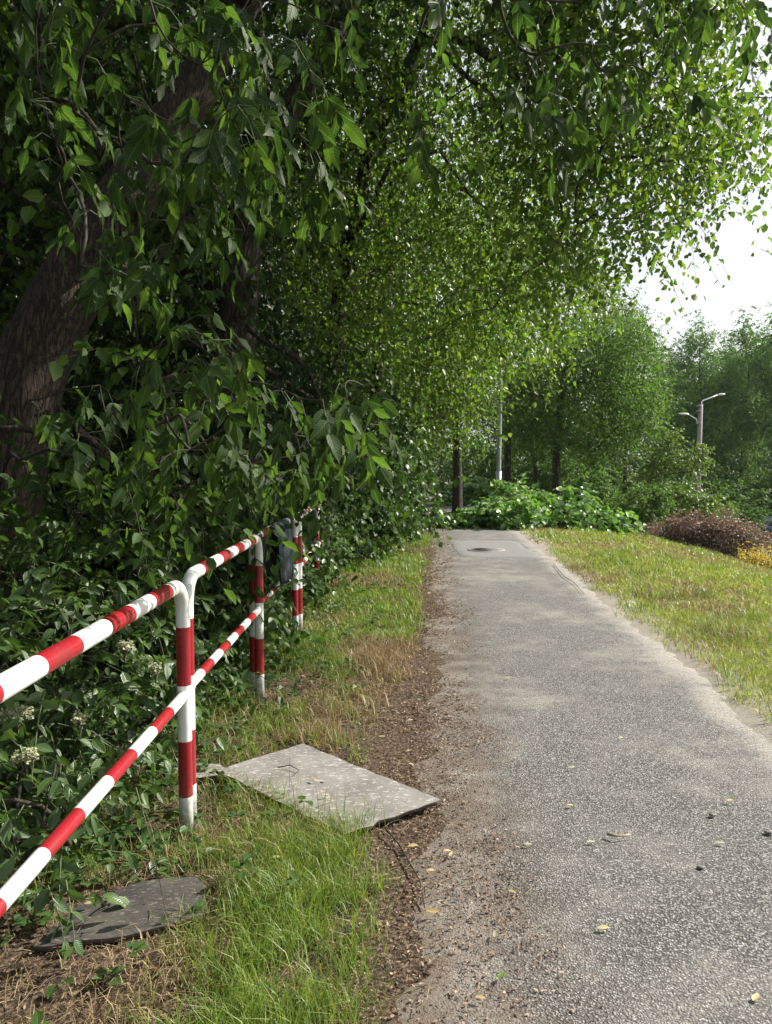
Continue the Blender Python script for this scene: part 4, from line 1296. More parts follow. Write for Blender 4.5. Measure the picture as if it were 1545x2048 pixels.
def board(name, corners, zc, thick, mat, label, cat, jag=0.006, seed=1, per=7):
    """a thin sheet with slightly ragged edges, lying on the ground"""
    r = np.random.default_rng(seed)
    c = np.array([[*G(x, y, z)] for (x, y), z in zip(corners, zc)])
    ring = []
    for a, b in zip(c, np.roll(c, -1, 0)):
        for t in np.arange(per) / per:
            ring.append(a * (1 - t) + b * t + np.append(r.normal(size=2) * jag * (t > 0), 0))
    ring = np.array(ring)
    k = len(ring)
    ctr = ring.mean(0)
    inner = ctr + (ring - ctr) * 0.985 + [0, 0, 0.001]
    low = ring - [0, 0, thick]
    if np.cross(ring[1][:2] - ring[0][:2], ring[per + 1][:2] - ring[0][:2]) < 0:
        pass
    root = thing(name, (ctr[0], ctr[1], 0), label, cat)
    q = np.arange(k); q2 = (q + 1) % k
    top = MB()
    rings = [ctr + (ring - ctr) * f + [0, 0, 0.004 * (1 - f)] for f in (1, 0.985, 0.7, 0.35, 0.02)]
    V = np.concatenate(rings)
    top.add(V, np.concatenate([np.stack([q + a * k, q2 + a * k, q2 + (a + 1) * k, q + (a + 1) * k], -1) for a in range(4)]))
    top.build('top_face', mat, root, True)
    ed = MB()
    V = np.concatenate([ring + [0, 0, -0.0005], low, ctr + (low - ctr) * 0.02])
    ed.add(V, np.concatenate([np.stack([q, q + k, q2 + k, q2], -1), np.stack([q + k, q + 2 * k, q2 + 2 * k, q2 + k], -1)]))
    ed.build('edge', M['board_edge'], root)
board('grey_board', [(432, 1540), (690, 1668), (882, 1599), (606, 1487)], [0.03, 0.035, 0.05, 0.03], 0.016, M['slab'], 'flat weathered grey board lying on the verge beside the path', 'board', 0.006, 1, 12)
board('dark_board', [(66, 1893), (250, 1872), (405, 1830), (416, 1785), (396, 1752), (290, 1762), (168, 1802)], [0.03, 0.035, 0.04, 0.035, 0.03, 0.025, 0.025], 0.018, M['dark_slab'], 'dark slate coloured board half sunk in the grass below the near post', 'board', 0.004, 2, 5)
board('slab_fragment', [(330, 1548), (395, 1556), (462, 1546), (440, 1528), (350, 1524)], [-0.015] * 5, 0.03, M['slab'], 'pale slab edge half buried behind the double post, left of the grey board', 'slab', 0.006, 3, 4)

# ------------------------------------------------------------------ cut branches across the path
def cut_branch(label, ell, foot, n, per, length, leaf, seed, stems, parts=70, upw=1.0):
    r = np.random.default_rng(seed)
    root = thing('cut_branch', foot, label, 'branch', 'cut branches lying across the path')
    c = ellipsoid_clusters(ell, n, r, 0.3)
    c[:, 2] = np.maximum(c[:, 2], ground_z(c[:, 0], c[:, 1]) + 0.07)
    C = np.repeat(c, per, axis=0)
    d = nrm(rand_dir(len(C), r) * [1, 1, 0.7] + [0.25, -0.3, 0.2])
    pl, L = twigs(C + r.normal(size=C.shape) * 0.12, d, length * r.uniform(0.6, 1.3, len(C)), 0.35, 7, leaf, 0.3, 0.8, r=r)
    p, B, s = L.get()
    ok = p[:, 2] > ground_z(p[:, 0], p[:, 1]) + 0.04
    L = leaf_parts((p[ok], B[ok], s[ok]), parts, ['mid0', 'mid1', 'mid2'], M['cut'], root, widen=1.5)
    mb = MB()
    pl[..., 2] = np.maximum(pl[..., 2], ground_z(pl[..., 0], pl[..., 1]) + 0.045)
    tubes3(mb, pl, 0.004, 0.002, 1)
    put_leaves(mb, *L, 'quad', 0, 1.5)
    tag(mb.build('foliage', [M['cut'], M['greentwig']], root, False, True), kind='stuff')
    mb = MB()
    skeleton(mb, [np.asarray(ell[0][0]) * [1, 1, 0.5]], 0.03, c, 0.005, 0, 0.05, r, 5, 0.03)
    for st in stems:
        st = np.array(st, float)
        tube(mb, st, np.linspace(0.032, 0.012, len(st)), 7, 0)
    mb.build('stem', M['twig'], root, True)
cut_branch('leafy cut branch lying across the path, in front, nearest the lawn', [((2.95, 18.6, 0.28), (0.75, 0.7, 0.36), 1.0), ((2.3, 18.7, 0.18), (0.5, 0.6, 0.2), 0.5), ((1.5, 18.6, 0.08), (0.55, 0.5, 0.08), 0.35), ((3.5, 18.9, 0.2), (0.5, 0.5, 0.3), 0.5)], (2.6, 18.6, 0), 60, 7, 0.42, 0.14, 101,
           [[(2.7, 18.8, 0.25), (1.9, 19.2, 0.30), (1.3, 19.8, 0.24), (0.7, 20.4, 0.08)], [(2.4, 18.4, 0.2), (1.6, 18.6, 0.18), (0.95, 18.9, 0.06)], [(2.9, 19.2, 0.3), (2.1, 19.9, 0.34), (1.2, 20.3, 0.2)]], 120)
cut_branch('tall heap of cut leaves at the foot of the grey lamp post', [((3.9, 22.4, 0.5), (0.7, 0.7, 0.55), 1.0), ((4.6, 21.8, 0.3), (0.7, 0.6, 0.4), 0.7), ((3.6, 21.4, 0.25), (0.5, 0.6, 0.3), 0.5)], (3.8, 22.4, 0), 62, 7, 0.45, 0.135, 102,
           [[(3.7, 22.4, 0.4), (2.9, 22.0, 0.42), (2.2, 21.8, 0.25), (1.5, 21.6, 0.06)]], 90)
cut_branch('bright cut branch heap behind, on the far side of the bare path patch', [((2.7, 28.2, 0.4), (0.7, 0.8, 0.42), 1.0), ((3.5, 28.6, 0.55), (0.8, 0.8, 0.55), 1.0)], (2.8, 28.2, 0), 50, 8, 0.42, 0.13, 103,
           [[(2.7, 28.0, 0.35), (2.1, 27.2, 0.3), (1.7, 26.6, 0.1)]], 40)
cut_branch('loose cut branch trailing onto the lawn, at the right end of the heap', [((4.6, 19.6, 0.2), (0.7, 0.6, 0.32), 1.0), ((5.7, 19.6, 0.0), (0.8, 0.5, 0.22), 0.7), ((5.1, 20.2, 0.5), (0.55, 0.4, 0.35), 0.5)], (4.9, 19.6, 0), 34, 5, 0.5, 0.155, 104,
           [[(3.8, 19.4, 0.35), (4.8, 19.5, 0.3), (5.8, 19.5, 0.15), (6.4, 19.4, -0.1)]], 110)

# ------------------------------------------------------------------ lamp posts
def lamp_post():
    x, y = fx(997, 25.5), 25.5
    root = thing('lamp_post', (x, y, 0), 'slim grey steel lamp post standing behind the cut branches', 'lamp post')
    z = np.array([-0.1, 0.0, 1.15, 1.2, 7.2])
    mb = MB()
    lean = lambda q: np.array([x + 0.010 * q, y, q])
    tube(mb, np.array([lean(q) for q in (-0.1, 0.5, 1.3)]), [0.092, 0.090, 0.088], 16)
    base_tube = mb.build('base_tube', M['steel'], root, True)
    mb = MB()
    tube(mb, np.array([lean(q) for q in (1.3, 1.36, 3, 5, 7.4)]), [0.088, 0.075, 0.066, 0.055, 0.045], 16)
    mb.build('pole', M['steel'], root, True)
    mb = MB()
    t_ = lean(7.4)
    tube(mb, np.array([t_, t_ + [0.0, -0.25, 0.12], t_ + [0, -0.7, 0.16]]), [0.04, 0.035, 0.03], 10)
    arm = mb.build('arm', M['steel'], root, True)
    mb = MB()
    tube(mb, np.array([t_ + [0, -0.65, 0.15], t_ + [0, -0.75, 0.16], t_ + [0, -1.1, 0.18], t_ + [0, -1.25, 0.17]]), [0.05, 0.10, 0.12, 0.03], 12)
    mb.build('lamp_head', M['alu'], arm, True)
    mb = MB()
    box(mb, (-0.045, -0.0945, 0.45), (0.045, -0.085, 0.85), at=(x + 0.006, y, 0))
    mb.build('service_door', M['steel'], base_tube)
lamp_post()

def street_lamp():
    d = 46.0
    x, y = fx(1396, d), d
    z0 = float(ground_z(x, y))
    root = thing('street_lamp', (x, y, z0), 'brown concrete street lamp with two arms above the shrubs on the right', 'street lamp')
    top = P(1398, 808, d)[2]
    mb = MB()
    tube(mb, np.array([[x - 0.03, y, z0 - 0.2], [x, y, (z0 + top) / 2], [x + 0.06, y, top]]), [0.19, 0.16, 0.12], 14)
    mb.build('pole', M['concrete'], root, True)
    # right, upper arm
    a0, a1, a2 = P(1403, 828, d - 0.05), P(1404, 803, d - 0.05), P(1436, 790, d - 0.1)
    mb = MB()
    tube(mb, np.array([a0, a1 - [0, 0, 0.06], a1 + [0.05, 0, 0.05], a2]), [0.04, 0.04, 0.038, 0.035], 8)
    arm1 = mb.build('arm', M['alu'], root, True)
    b0, b1, b2 = P(1395, 848, d - 0.1), P(1393, 838, d - 0.15), P(1378, 829, d - 0.25)
    mb = MB()
    tube(mb, np.array([b0, b1, b2]), [0.035, 0.035, 0.03], 8)
    arm2 = mb.build('arm', M['alu'], root, True)
    def head(c, sx, arm):
        mb = MB()
        n = 7
        t = np.linspace(0, 1, n)
        prof = np.array([0.05, 0.10, 0.125, 0.125, 0.11, 0.08, 0.03])
        a = np.linspace(0, 2 * np.pi, 12, endpoint=False)
        V = np.concatenate([np.stack([np.full(12, c[0] + sx * 0.72 * q), c[1] + w * np.cos(a) * 1.2, c[2] + 0.02 + 0.10 * q * 0.3 + w * 0.55 * np.sin(a)], -1) for q, w in zip(t, prof)])
        i_, j_ = np.arange(n - 1)[:, None] * 12, np.arange(12)[None]
        mb.add(V, np.stack([i_ + j_, i_ + (j_ + 1) % 12, i_ + 12 + (j_ + 1) % 12, i_ + 12 + j_], -1).reshape(-1, 4))
        mb.build('lamp_head', M['alu'], arm, True)
    head(a2, 0.6, arm1); head(b2, -0.85, arm2)
    for (px_, py_) in ((1398, 822), (1399, 812), (1397, 846)):
        q = P(px_, py_, d)
        mb = MB()
        tube(mb, np.array([q - [0, 0, 0.03], q + [0, 0, 0.03]]), [0.155, 0.155], 14)
        mb.build('clamp_band', M['steel'], root, True)
    q = P(1389, 948, d - 0.25)
    mb = MB()
    box(mb, (-0.11, -0.08, -0.15), (0.11, 0.08, 0.15), at=q)
    mb.build('control_box', flat_mat('pale_box', (0.6, 0.62, 0.6), 0.5), root)
    q = P(1403, 950, d - 0.2)
    mb = MB()
    tube(mb, np.array([q - [0, 0, 0], q + [0.12, -0.1, 0.0], q + [0.22, -0.2, -0.03]]), [0.05, 0.07, 0.06], 10)
    mb.build('camera_housing', M['alu'], root, True)
street_lamp()

# ------------------------------------------------------------------ shrubs on the bank
def bank_shrub(name, label, mat, ell, n, per, leaf, seed, length=0.35, widen=1.0, cat='shrub', stem_r=0.012, nleaf=7, group=None, shell=0.45):
    f = ell[0][0]
    return shrub(name, label, (f[0], f[1]), ell, n, per, length, nleaf, leaf, mat, 'quad', 0, seed, 0.3, 0.35, 0.7, widen=widen, cat=cat, stem_r=stem_r, group=group, twm='twig', shell=shell)
def E(px, py, d, rx, ry, rz): return (tuple(P(px, py, d)), (rx, ry, rz), rx * rz)
bank_shrub('viburnum_shrub', 'wide bright green shrub on the bank below the street lamp', 'far_light', [E(1290, 1015, 26, 0.9, 0.8, 0.55), E(1370, 1010, 26, 0.9, 0.8, 0.6), E(1430, 1022, 26, 0.6, 0.7, 0.5)], 95, 11, 0.095, 111, 0.35, 1.2)
bank_shrub('viburnum_shrub', 'darker twiggy shrub between the cut branches and the purple hedge', 'far', [E(1275, 1010, 24, 0.5, 0.6, 0.5), E(1300, 1000, 24.3, 0.5, 0.5, 0.4)], 50, 9, 0.085, 112, 0.3, 1.2, shell=0.65)
bank_shrub('sumac_shrub', 'tall loose pale sumac rising in front of the street lamp', 'far_light', [E(1330, 920, 30, 0.7, 0.6, 0.5), E(1375, 930, 30, 0.7, 0.6, 0.45), E(1340, 890, 30, 0.4, 0.4, 0.5), E(1300, 950, 30, 0.5, 0.5, 0.3), E(1400, 905, 30, 0.25, 0.3, 0.3)], 56, 9, 0.12, 113, 0.45, 0.8, stem_r=0.02)
hedge_ell = []
for k, (px_, top, d) in enumerate([(1335, 1040, 22.0), (1368, 1034, 21.6), (1402, 1030, 21.2), (1438, 1028, 20.8), (1472, 1036, 20.3), (1500, 1060, 19.8)]):
    t_ = P(px_, top, d)
    gz = float(ground_z(t_[0], t_[1]))
    hz = max(0.3, (t_[2] - gz) * 0.5)
    hedge_ell.append(((t_[0], t_[1], gz + hz), (0.48, 0.55, hz), hz))
bank_shrub('barberry_hedge', 'low purple red barberry hedge along the top of the bank', 'purple', hedge_ell, 240, 11, 0.045, 114, 0.26, 1.2, 'hedge', nleaf=9)
bank_shrub('golden_shrub', 'small golden yellow shrub at the right edge below the purple hedge', 'yellow', [E(1515, 1133, 16.6, 0.32, 0.35, 0.25), E(1550, 1140, 16.2, 0.35, 0.35, 0.26)], 44, 10, 0.04, 115, 0.16, 1.2)
bank_shrub('dry_shrub', 'greyish thin shrub behind the right end of the purple hedge', 'far', [E(1490, 1028, 30, 0.6, 0.5, 0.45), E(1520, 1060, 29, 0.4, 0.4, 0.4)], 30, 7, 0.07, 116, 0.35)

# ------------------------------------------------------------------ car on the lower road
def car():
    L_, Wd = 4.4, 1.78
    c = P(1530, 1060, 46)
    loc = (c[0] - 0.05, 46.0, -3.22)
    root = thing('car', loc, 'dark blue car with red tail light at the right edge on the lower road', 'car')
    rz = R(12)
    def tf(v):
        v = np.asarray(v, float)
        cz_, sz_ = math.cos(rz), math.sin(rz)
        return np.stack([loc[0] + v[:, 0] * cz_ - v[:, 1] * sz_, loc[1] + v[:, 0] * sz_ + v[:, 1] * cz_, loc[2] + v[:, 2]], -1)
    # side outline from the tail (x=0) to the nose, lower body and cabin
    low = [(0.06, 0.32), (0.0, 0.55), (0.03, 0.85), (0.10, 1.02), (1.2, 1.02), (2.9, 0.99), (3.9, 0.90), (4.3, 0.74), (4.4, 0.52), (4.33, 0.28), (3.95, 0.2), (0.4, 0.2)]
    cab = [(0.12, 1.0), (0.34, 1.40), (0.65, 1.52), (1.7, 1.58), (2.3, 1.52), (3.05, 1.0)]
    def extrude(prof, inset_fn, mat, name, w=Wd / 2):
        mb = MB()
        k = len(prof)
        rows = []
        for sgn, f in ((-1, 0.94), (-1, 1.0), (1, 1.0), (1, 0.94)):
            rows.append([(x_ * 1.0, sgn * (w * f - inset_fn(z_)) if True else 0, z_) for x_, z_ in prof])
        V = np.array(rows).reshape(-1, 3)
        ctr = np.array([np.mean([q[0] for q in prof]), 0, np.mean([q[1] for q in prof])])
        for r_ in (0, 3):
            V[r_ * k:(r_ + 1) * k, 1] = np.sign(V[r_ * k, 1]) * (np.abs(V[(1 if r_ == 0 else 2) * k:(2 if r_ == 0 else 3) * k, 1]) + 0.03)
            V[r_ * k:(r_ + 1) * k, [0, 2]] = ctr[[0, 2]] + (V[r_ * k:(r_ + 1) * k, [0, 2]] - ctr[[0, 2]]) * 0.95
        q = np.arange(k); q2 = (q + 1) % k
        mb.add(tf(V), np.concatenate([np.stack([q + a * k, q2 + a * k, q2 + (a + 1) * k, q + (a + 1) * k], -1) for a in range(3)]))
        off = mb.n - len(V)
        for cc in (np.arange(k)[::-1], np.arange(k) + 3 * k):
            mb.f.append(cc[None] + off); mb.m.append(np.zeros(1, np.int32)); mb.uv.append(np.zeros((k, 2)))
        return mb.build(name, mat, root)
    pm, n_, l_, b_ = new_mat('car_paint')
    b_.inputs['Base Color'].default_value = (0.035, 0.05, 0.085, 1)
    l_.new(maprange(n_, l_, noise(n_, l_, None, 30, 3), 0.3, 0.7, 0.2, 0.32), b_.inputs['Roughness'])
    b_.inputs['Coat Weight'].default_value = 0.6
    glass = flat_mat('car_glass', (0.02, 0.025, 0.03), 0.08, 0, 0.1, 5, 0.0)
    tyre = flat_mat('tyre', (0.02, 0.02, 0.02), 0.9)
    rim = flat_mat('wheel_rim', (0.5, 0.51, 0.52), 0.35, 0.7, 0.1, 10, 0.05)
    redl = flat_mat('tail_lens', (0.55, 0.02, 0.03), 0.2, 0, 0.2, 30, 0.02)
    extrude(low, lambda z: 0.03 * max(0, z - 0.6), pm, 'body')
    extrude(cab, lambda z: 0.10 + 0.28 * max(0, z - 1.0), pm, 'cabin')
    for sgn in (-1, 1):
        for (x0, x1, x2, x3) in ((0.42, 1.38, 1.38, 0.62), (1.46, 2.72, 2.25, 1.46)):
            yb, yt = sgn * (Wd / 2 - 0.10 - 0.02 + 0.065), sgn * (Wd / 2 - 0.10 - 0.12 + 0.06)
            mb = MB()
            V = [(x0, yb, 1.06), (x1, yb, 1.06), (x2, yt, 1.44), (x3, yt, 1.44)]
            V = np.array(V + [(a, b - sgn * 0.02, c_) for a, b, c_ in V])
            mb.add(tf(V), [[0, 1, 2, 3], [0, 4, 5, 1], [1, 5, 6, 2], [2, 6, 7, 3], [3, 7, 4, 0]])
            mb.build('side_window', glass, root)
        mb = MB()
        box(mb, (-0.02, 0, 0.82), (0.22, 0.05, 0.98), at=(0, sgn * (Wd / 2 - 0.02) - (0.0 if sgn > 0 else 0.05) + sgn * 0.025, 0))
        mb.v[0] = tf(mb.v[0])
        mb.build('tail_light', redl, root)
        for wx in (0.82, 3.5):
            wheel = None
            for r0, r1, nm, mt, dy in ((0.2, 0.33, 'wheel', tyre, 0.0), (0.03, 0.215, 'rim', rim, 0.012)):
                a = np.linspace(0, 2 * np.pi, 24, endpoint=False)
                yo = sgn * (Wd / 2 + 0.035 + dy); yi = sgn * (Wd / 2 - 0.16)
                rg = lambda r_, yy: np.stack([wx + r_ * np.cos(a), 0 * a + yy, 0.33 + r_ * np.sin(a)], -1)
                if nm == 'rim':
                    rr_ = np.where(np.arange(24) % 4 < 2, r1, r1 * 0.97)
                    V = np.concatenate([rg(r0, yo), rg(r1 * 0.5, yo - sgn * 0.012), rg(r1, yo), rg(r1, yi)])
                else:
                    V = np.concatenate([rg(r0, yo - sgn * 0.015), rg(r1 * 0.93, yo), rg(r1, yo - sgn * 0.03), rg(r1, yi)])
                q = np.arange(24); q2 = (q + 1) % 24
                mb = MB().add(tf(V), np.concatenate([np.stack([q + b * 24, q2 + b * 24, q2 + (b + 1) * 24, q + (b + 1) * 24], -1) for b in range(3)]))
                wheel = mb.build(nm, mt, wheel or root, True)
    mb = MB()
    box(mb, (-0.05, -0.8, 0.34), (0.12, 0.8, 0.52))
    mb.v[0] = tf(mb.v[0])
    mb.build('rear_bumper', tyre, root)
car()

# ------------------------------------------------------------------ grass, weeds and litter
def in_poly(x, y, poly):
    poly = np.asarray(poly, float)
    c = np.zeros(np.shape(x), bool)
    for (xa, ya), (xb, yb) in zip(poly, np.roll(poly, -1, 0)):
        if ya == yb: continue
        c ^= ((ya > y) != (yb > y)) & (x < (xb - xa) * (y - ya) / (yb - ya) + xa)
    return c
BOARD_POLYS = [[G(*q)[:2] for q in ((440, 1542), (690, 1664), (878, 1600), (606, 1490))], [G(*q)[:2] for q in ((72, 1888), (250, 1868), (405, 1828), (412, 1785), (392, 1756), (290, 1766), (172, 1806))]]

def blades(mb, x, y, hgt, wid, lean, r, mat=0, flat=None):
    n = len(x)
    z = ground_z(x, y)
    b = np.stack([x, y, z - 0.004], -1)
    a = r.uniform(0, 2 * np.pi, n)
    s = np.stack([np.cos(a), np.sin(a), 0 * a], -1)
    az = r.uniform(0, 2 * np.pi, n)
    ld = np.stack([np.cos(az), np.sin(az), 0 * az], -1)
    up = np.array([0, 0, 1.0])
    h = np.asarray(hgt)[:, None]
    w = np.asarray(wid)[:, None]
    k = np.asarray(lean)[:, None]
    m = b + up * h * 0.55 + ld * h * k * 0.30
    t = b + up * h * np.maximum(0.15, 1 - 0.35 * k ** 2) + ld * h * k
    V = np.stack([b - s * w, b + s * w, m + s * w * 0.75, m - s * w * 0.75, t], 1).reshape(-1, 3)
    i5 = np.arange(n)[:, None] * 5
    F = np.concatenate([i5 + [0, 1, 2], i5 + [0, 2, 3], i5 + [3, 2, 4]])
    mm = np.tile(np.broadcast_to(mat, (n,)), 3)
    mb.add(V, F, mm)

def scatter(r, n, x0, x1, y0, y1, dens):
    """points by rejection; dens(x,y) in 0..1"""
    x, y = r.uniform(x0, x1, n), r.uniform(y0, y1, n)
    ok = r.random(n) < dens(x, y)
    return x[ok], y[ok]

def smooth(a, b, x):
    t = np.clip((x - a) / (b - a), 0, 1)
    return t * t * (3 - 2 * t)

def off_boards(x, y):
    return ~(in_poly(x, y, BOARD_POLYS[0]) | in_poly(x, y, BOARD_POLYS[1]))

def verge_dens(x, y):
    edge = path_left(y) - 0.15 - 0.24 * np.exp(-((y - 4.3) / 1.0) ** 2) - 0.40 * (fbm(x * 2.6 + 3, y * 2.6, 51, 4) - 0.45)
    d = smooth(0.12, -0.12, x - edge)
    g = fbm(x * 1.5, y * 1.1, 52, 3)
    patch = smooth(0.36, 0.60, g)
    lush = np.exp(-(((x + 0.30) / 0.42) ** 2 + ((y - 2.65) / 0.75) ** 2)) + 0.8 * np.exp(-(((x + 0.45) / 0.35) ** 2 + ((y - 4.75) / 0.45) ** 2)) + 0.8 * smooth(5.6, 6.5, y)
    bare = np.exp(-(((x + 0.85) / 0.35) ** 2 + ((y - 2.3) / 0.35) ** 2)) + np.exp(-(((x + 0.60) / 0.35) ** 2 + ((y - 5.35) / 0.4) ** 2))
    clump = smooth(0.38, 0.58, fbm(x * 9, y * 9, 53, 2))
    return np.clip(d * (0.22 + 0.5 * patch + 0.9 * lush - 0.85 * bare) * (0.25 + 0.75 * clump), 0, 1) * off_boards(x, y)

rg = np.random.default_rng(201)
vg = MB()
for (n, y0, y1, h0, h1, w) in ((60000, 1.6, 3.9, 0.05, 0.14, 0.0016), (42000, 3.9, 7.0, 0.05, 0.13, 0.0022), (50000, 7.0, 16.5, 0.05, 0.12, 0.0042)):
    x, y = scatter(rg, n, -1.5, 0.5 if y1 < 8 else 1.0, y0, y1, verge_dens)
    hh = rg.uniform(h0, h1, len(x)) * (0.55 + 0.9 * fbm(x * 3, y * 3, 54))
    dry = fbm(x * 1.2 + 8, y * 0.8, 55) + rg.normal(size=len(x)) * 0.10 - 0.01
    blades(vg, x, y, hh, w * rg.uniform(0.6, 1.4, len(x)), rg.uniform(0.2, 1.1, len(x)), rg, np.where(dry > 0.60, 1, 0))
def dead_dens(x, y):
    b_ = np.exp(-(((x + 0.75) / 0.42) ** 2 + ((y - 2.2) / 0.33) ** 2)) + 0.9 * np.exp(-(((x + 0.62) / 0.25) ** 2 + ((y - 3.35) / 0.35) ** 2)) + 0.7 * np.exp(-(((x + 0.60) / 0.35) ** 2 + ((y - 5.35) / 0.5) ** 2))
    return np.clip(b_ * (0.3 + 0.9 * smooth(0.4, 0.6, fbm(x * 8, y * 8, 58))), 0, 1) * off_boards(x, y)
x, y = scatter(rg, 26000, -1.5, 0.1, 1.7, 6.2, dead_dens)
blades(vg, x, y, rg.uniform(0.02, 0.07, len(x)), 0.0017 * rg.uniform(0.6, 1.4, len(x)), rg.uniform(0.6, 2.0, len(x)), rg, 1)
# flowering stalks of wild grass around the grey board and the posts
for (cx, cy, k) in [(G(720, 1660)[0], G(720, 1660)[1], 26), (G(560, 1600)[0], G(560, 1600)[1], 16), (G(640, 1650)[0], G(640, 1650)[1], 24), (G(520, 1410)[0], G(520, 1410)[1], 22), (G(600, 1262)[0], G(600, 1262)[1], 18), (G(370, 1690)[0], G(370, 1690)[1], 22)]:
    x, y = cx + rg.normal(size=k) * 0.07, cy + rg.normal(size=k) * 0.05
    blades(vg, x, y, rg.uniform(0.14, 0.24, k), np.full(k, 0.0013), rg.uniform(0.1, 0.7, k), rg, np.where(rg.random(k) < 0.3, 1, 0))
tag(vg.build('verge_grass', [M['grass'], M['straw']]), 'patchy wild grass on the verge between railing and path', 'grass', kind='stuff')

def lawn_dens(x, y):
    e = path_right(np.minimum(y, 19)) - 0.03 + 0.42 * (fbm(x * 1.8, y * 1.8, 61) - 0.45)
    d = smooth(0.0, 0.22, x - e)
    return d * (0.55 + 0.45 * smooth(0.3, 0.6, fbm(x * 4, y * 4, 62)))
lw = MB()
for (n, x0, x1, y0, y1, h, w) in ((24000, 2.2, 4.6, 3.2, 8, 0.08, 0.0026), (38000, 2.4, 8.2, 8, 14, 0.075, 0.0048), (46000, 2.6, 12.0, 14, 26, 0.07, 0.0085), (9000, 3.0, 14, 26, 36, 0.07, 0.014)):
    x, y = scatter(rg, n, x0, x1, y0, y1, lawn_dens)
    hh = h * rg.uniform(0.5, 1.3, len(x)) * (0.6 + 0.8 * fbm(x * 2, y * 2, 63))
    dry = fbm(x * 0.8 + 20, y * 0.6, 64) * 0.6 + fbm(x * 3.1, y * 3.1, 66) * 0.4 + rg.normal(size=len(x)) * 0.08
    tuft = fbm(x * 2.2, y * 2.2, 65)
    blades(lw, x, y, hh * (1 + 0.8 * (tuft > 0.6)), w * rg.uniform(0.6, 1.4, len(x)), rg.uniform(0.3, 1.2, len(x)), rg, np.where(dry > 0.60, 1, np.where(tuft > 0.58, 2, 0)))
tag(lw.build('lawn_grass', [M['lawn'], M['straw'], M['grass']]), 'short sunlit lawn with dry patches falling away to the right', 'grass', kind='stuff')

# broad-leaved weeds
wd = MB()
L = Leaves()
def weed_dens(x, y):
    e = path_left(y) - 0.5
    nearrail = np.exp(-((x + 1.15) / 0.30) ** 2)
    g = smooth(0.45, 0.62, fbm(x * 2.4, y * 2.0, 71))
    return np.clip((0.35 * g + 0.8 * nearrail) * smooth(0.1, -0.1, x - e), 0, 1) * off_boards(x, y) * (0.12 + 0.88 * smooth(2.35, 2.8, y + 0.35 * (-0.9 - x)))
x, y = scatter(rg, 3600, -1.6, 0.4, 1.9, 10, weed_dens)
keep = np.ones(len(x), bool)
for bp_ in BOARD_POLYS:
    cc_ = np.mean(bp_, axis=0)
    keep &= ~in_poly(x, y, [cc_ + (np.array(q) - cc_) * 1.13 for q in bp_])
x, y = x[keep], y[keep]
for a, b in zip(x, y):
    k = rg.integers(3, 8)
    hgt = rg.uniform(0.015, 0.10)
    c = np.array([a, b, float(ground_z(a, b)) + hgt])
    an = rg.uniform(0, 2 * np.pi, k)
    dd = np.stack([np.cos(an), np.sin(an), rg.uniform(-0.1, 0.5, k)], -1)
    L.add(c + dd * 0.012, dd, np.array([0, 0, 1]) + rg.normal(size=(k, 3)) * 0.25, rg.uniform(0.025, 0.055, k))
pL, bL, sL = L.get()
nw = pL[:, 1] < 3.6
put_leaves(wd, pL[nw], bL[nw], sL[nw], ['mid0', 'mid1', 'mid2'], 0, 1.35)
put_leaves(wd, pL[~nw], bL[~nw], sL[~nw], 'quad', 0, 1.35)
tag(wd.build('verge_weeds', [M['shrub']], None, False, True), 'low broad-leaved weeds along the foot of the railing', 'weeds', kind='stuff')

# dry stems and bark litter
lt = MB()
def litter_dens(x, y):
    e = x - path_left(y)
    strip_ = smooth(-0.6, -0.25, e) * smooth(0.42, -0.02, e + 0.7 * (fbm(x * 2.2, y * 1.4, 82) - 0.5))
    return np.clip(strip_ * (0.35 + 0.65 * smooth(0.35, 0.6, fbm(x * 3, y * 2, 81))) + 0.22 * (e < -0.4), 0, 1) * off_boards(x, y)
for (n, y0, y1, sz) in ((62000, 1.5, 4.6, 0.0155), (44000, 4.6, 9, 0.022), (18000, 9, 17, 0.038)):
    x, y = scatter(rg, n, -1.5, 1.7, y0, y1, litter_dens)
    k = len(x)
    z = ground_z(x, y) + rg.uniform(0.004, 0.014, k) + np.where(x > path_left(y) - 0.10, path_z(x, y), 0)
    L = Leaves()
    an = rg.uniform(0, 2 * np.pi, k)
    L.add(np.stack([x, y, z], -1), np.stack([np.cos(an), np.sin(an), rg.normal(size=k) * 0.25], -1), np.array([0, 0, 1]) + rg.normal(size=(k, 3)) * 0.45, sz * rg.uniform(0.4, 1.5, k))
    q_ = k // 2
    pL, bL, sL = L.get()
    put_leaves(lt, pL[:q_], bL[:q_], sL[:q_], 'slim', 0, 0.7)
    put_leaves(lt, pL[q_:], bL[q_:], sL[q_:] * 0.8, 'quad', 0, 0.9)
x, y = scatter(rg, 11000, -1.4, 0.6, 1.7, 9, lambda x, y: np.clip(0.5 - 0.42 * smooth(-0.55, -0.25, x - path_left(y)), 0, 1) * smooth(0.1, -0.1, x - path_left(y)) * off_boards(x, y))
k = len(x)
an = rg.uniform(0, 2 * np.pi, k)
ln = rg.uniform(0.03, 0.13, k)
z = ground_z(x, y) + rg.uniform(0.006, 0.03, k)
d2 = np.stack([np.cos(an), np.sin(an), rg.normal(size=k) * 0.12], -1) * ln[:, None]
c = np.stack([x, y, z], -1)
bnd = rg.normal(size=(k, 3)) * ln[:, None] * 0.12
bnd[:, 2] = np.abs(bnd[:, 2])
tubes3(lt, np.stack([c, c + d2 * 0.5 + bnd, c + d2], 1), 0.0016, 0.0011, np.int32(1))
tag(lt.build('leaf_litter', [M['litter'], M['straw']]), 'brown bark crumbs and dry stems along the left path edge', 'litter', kind='stuff')

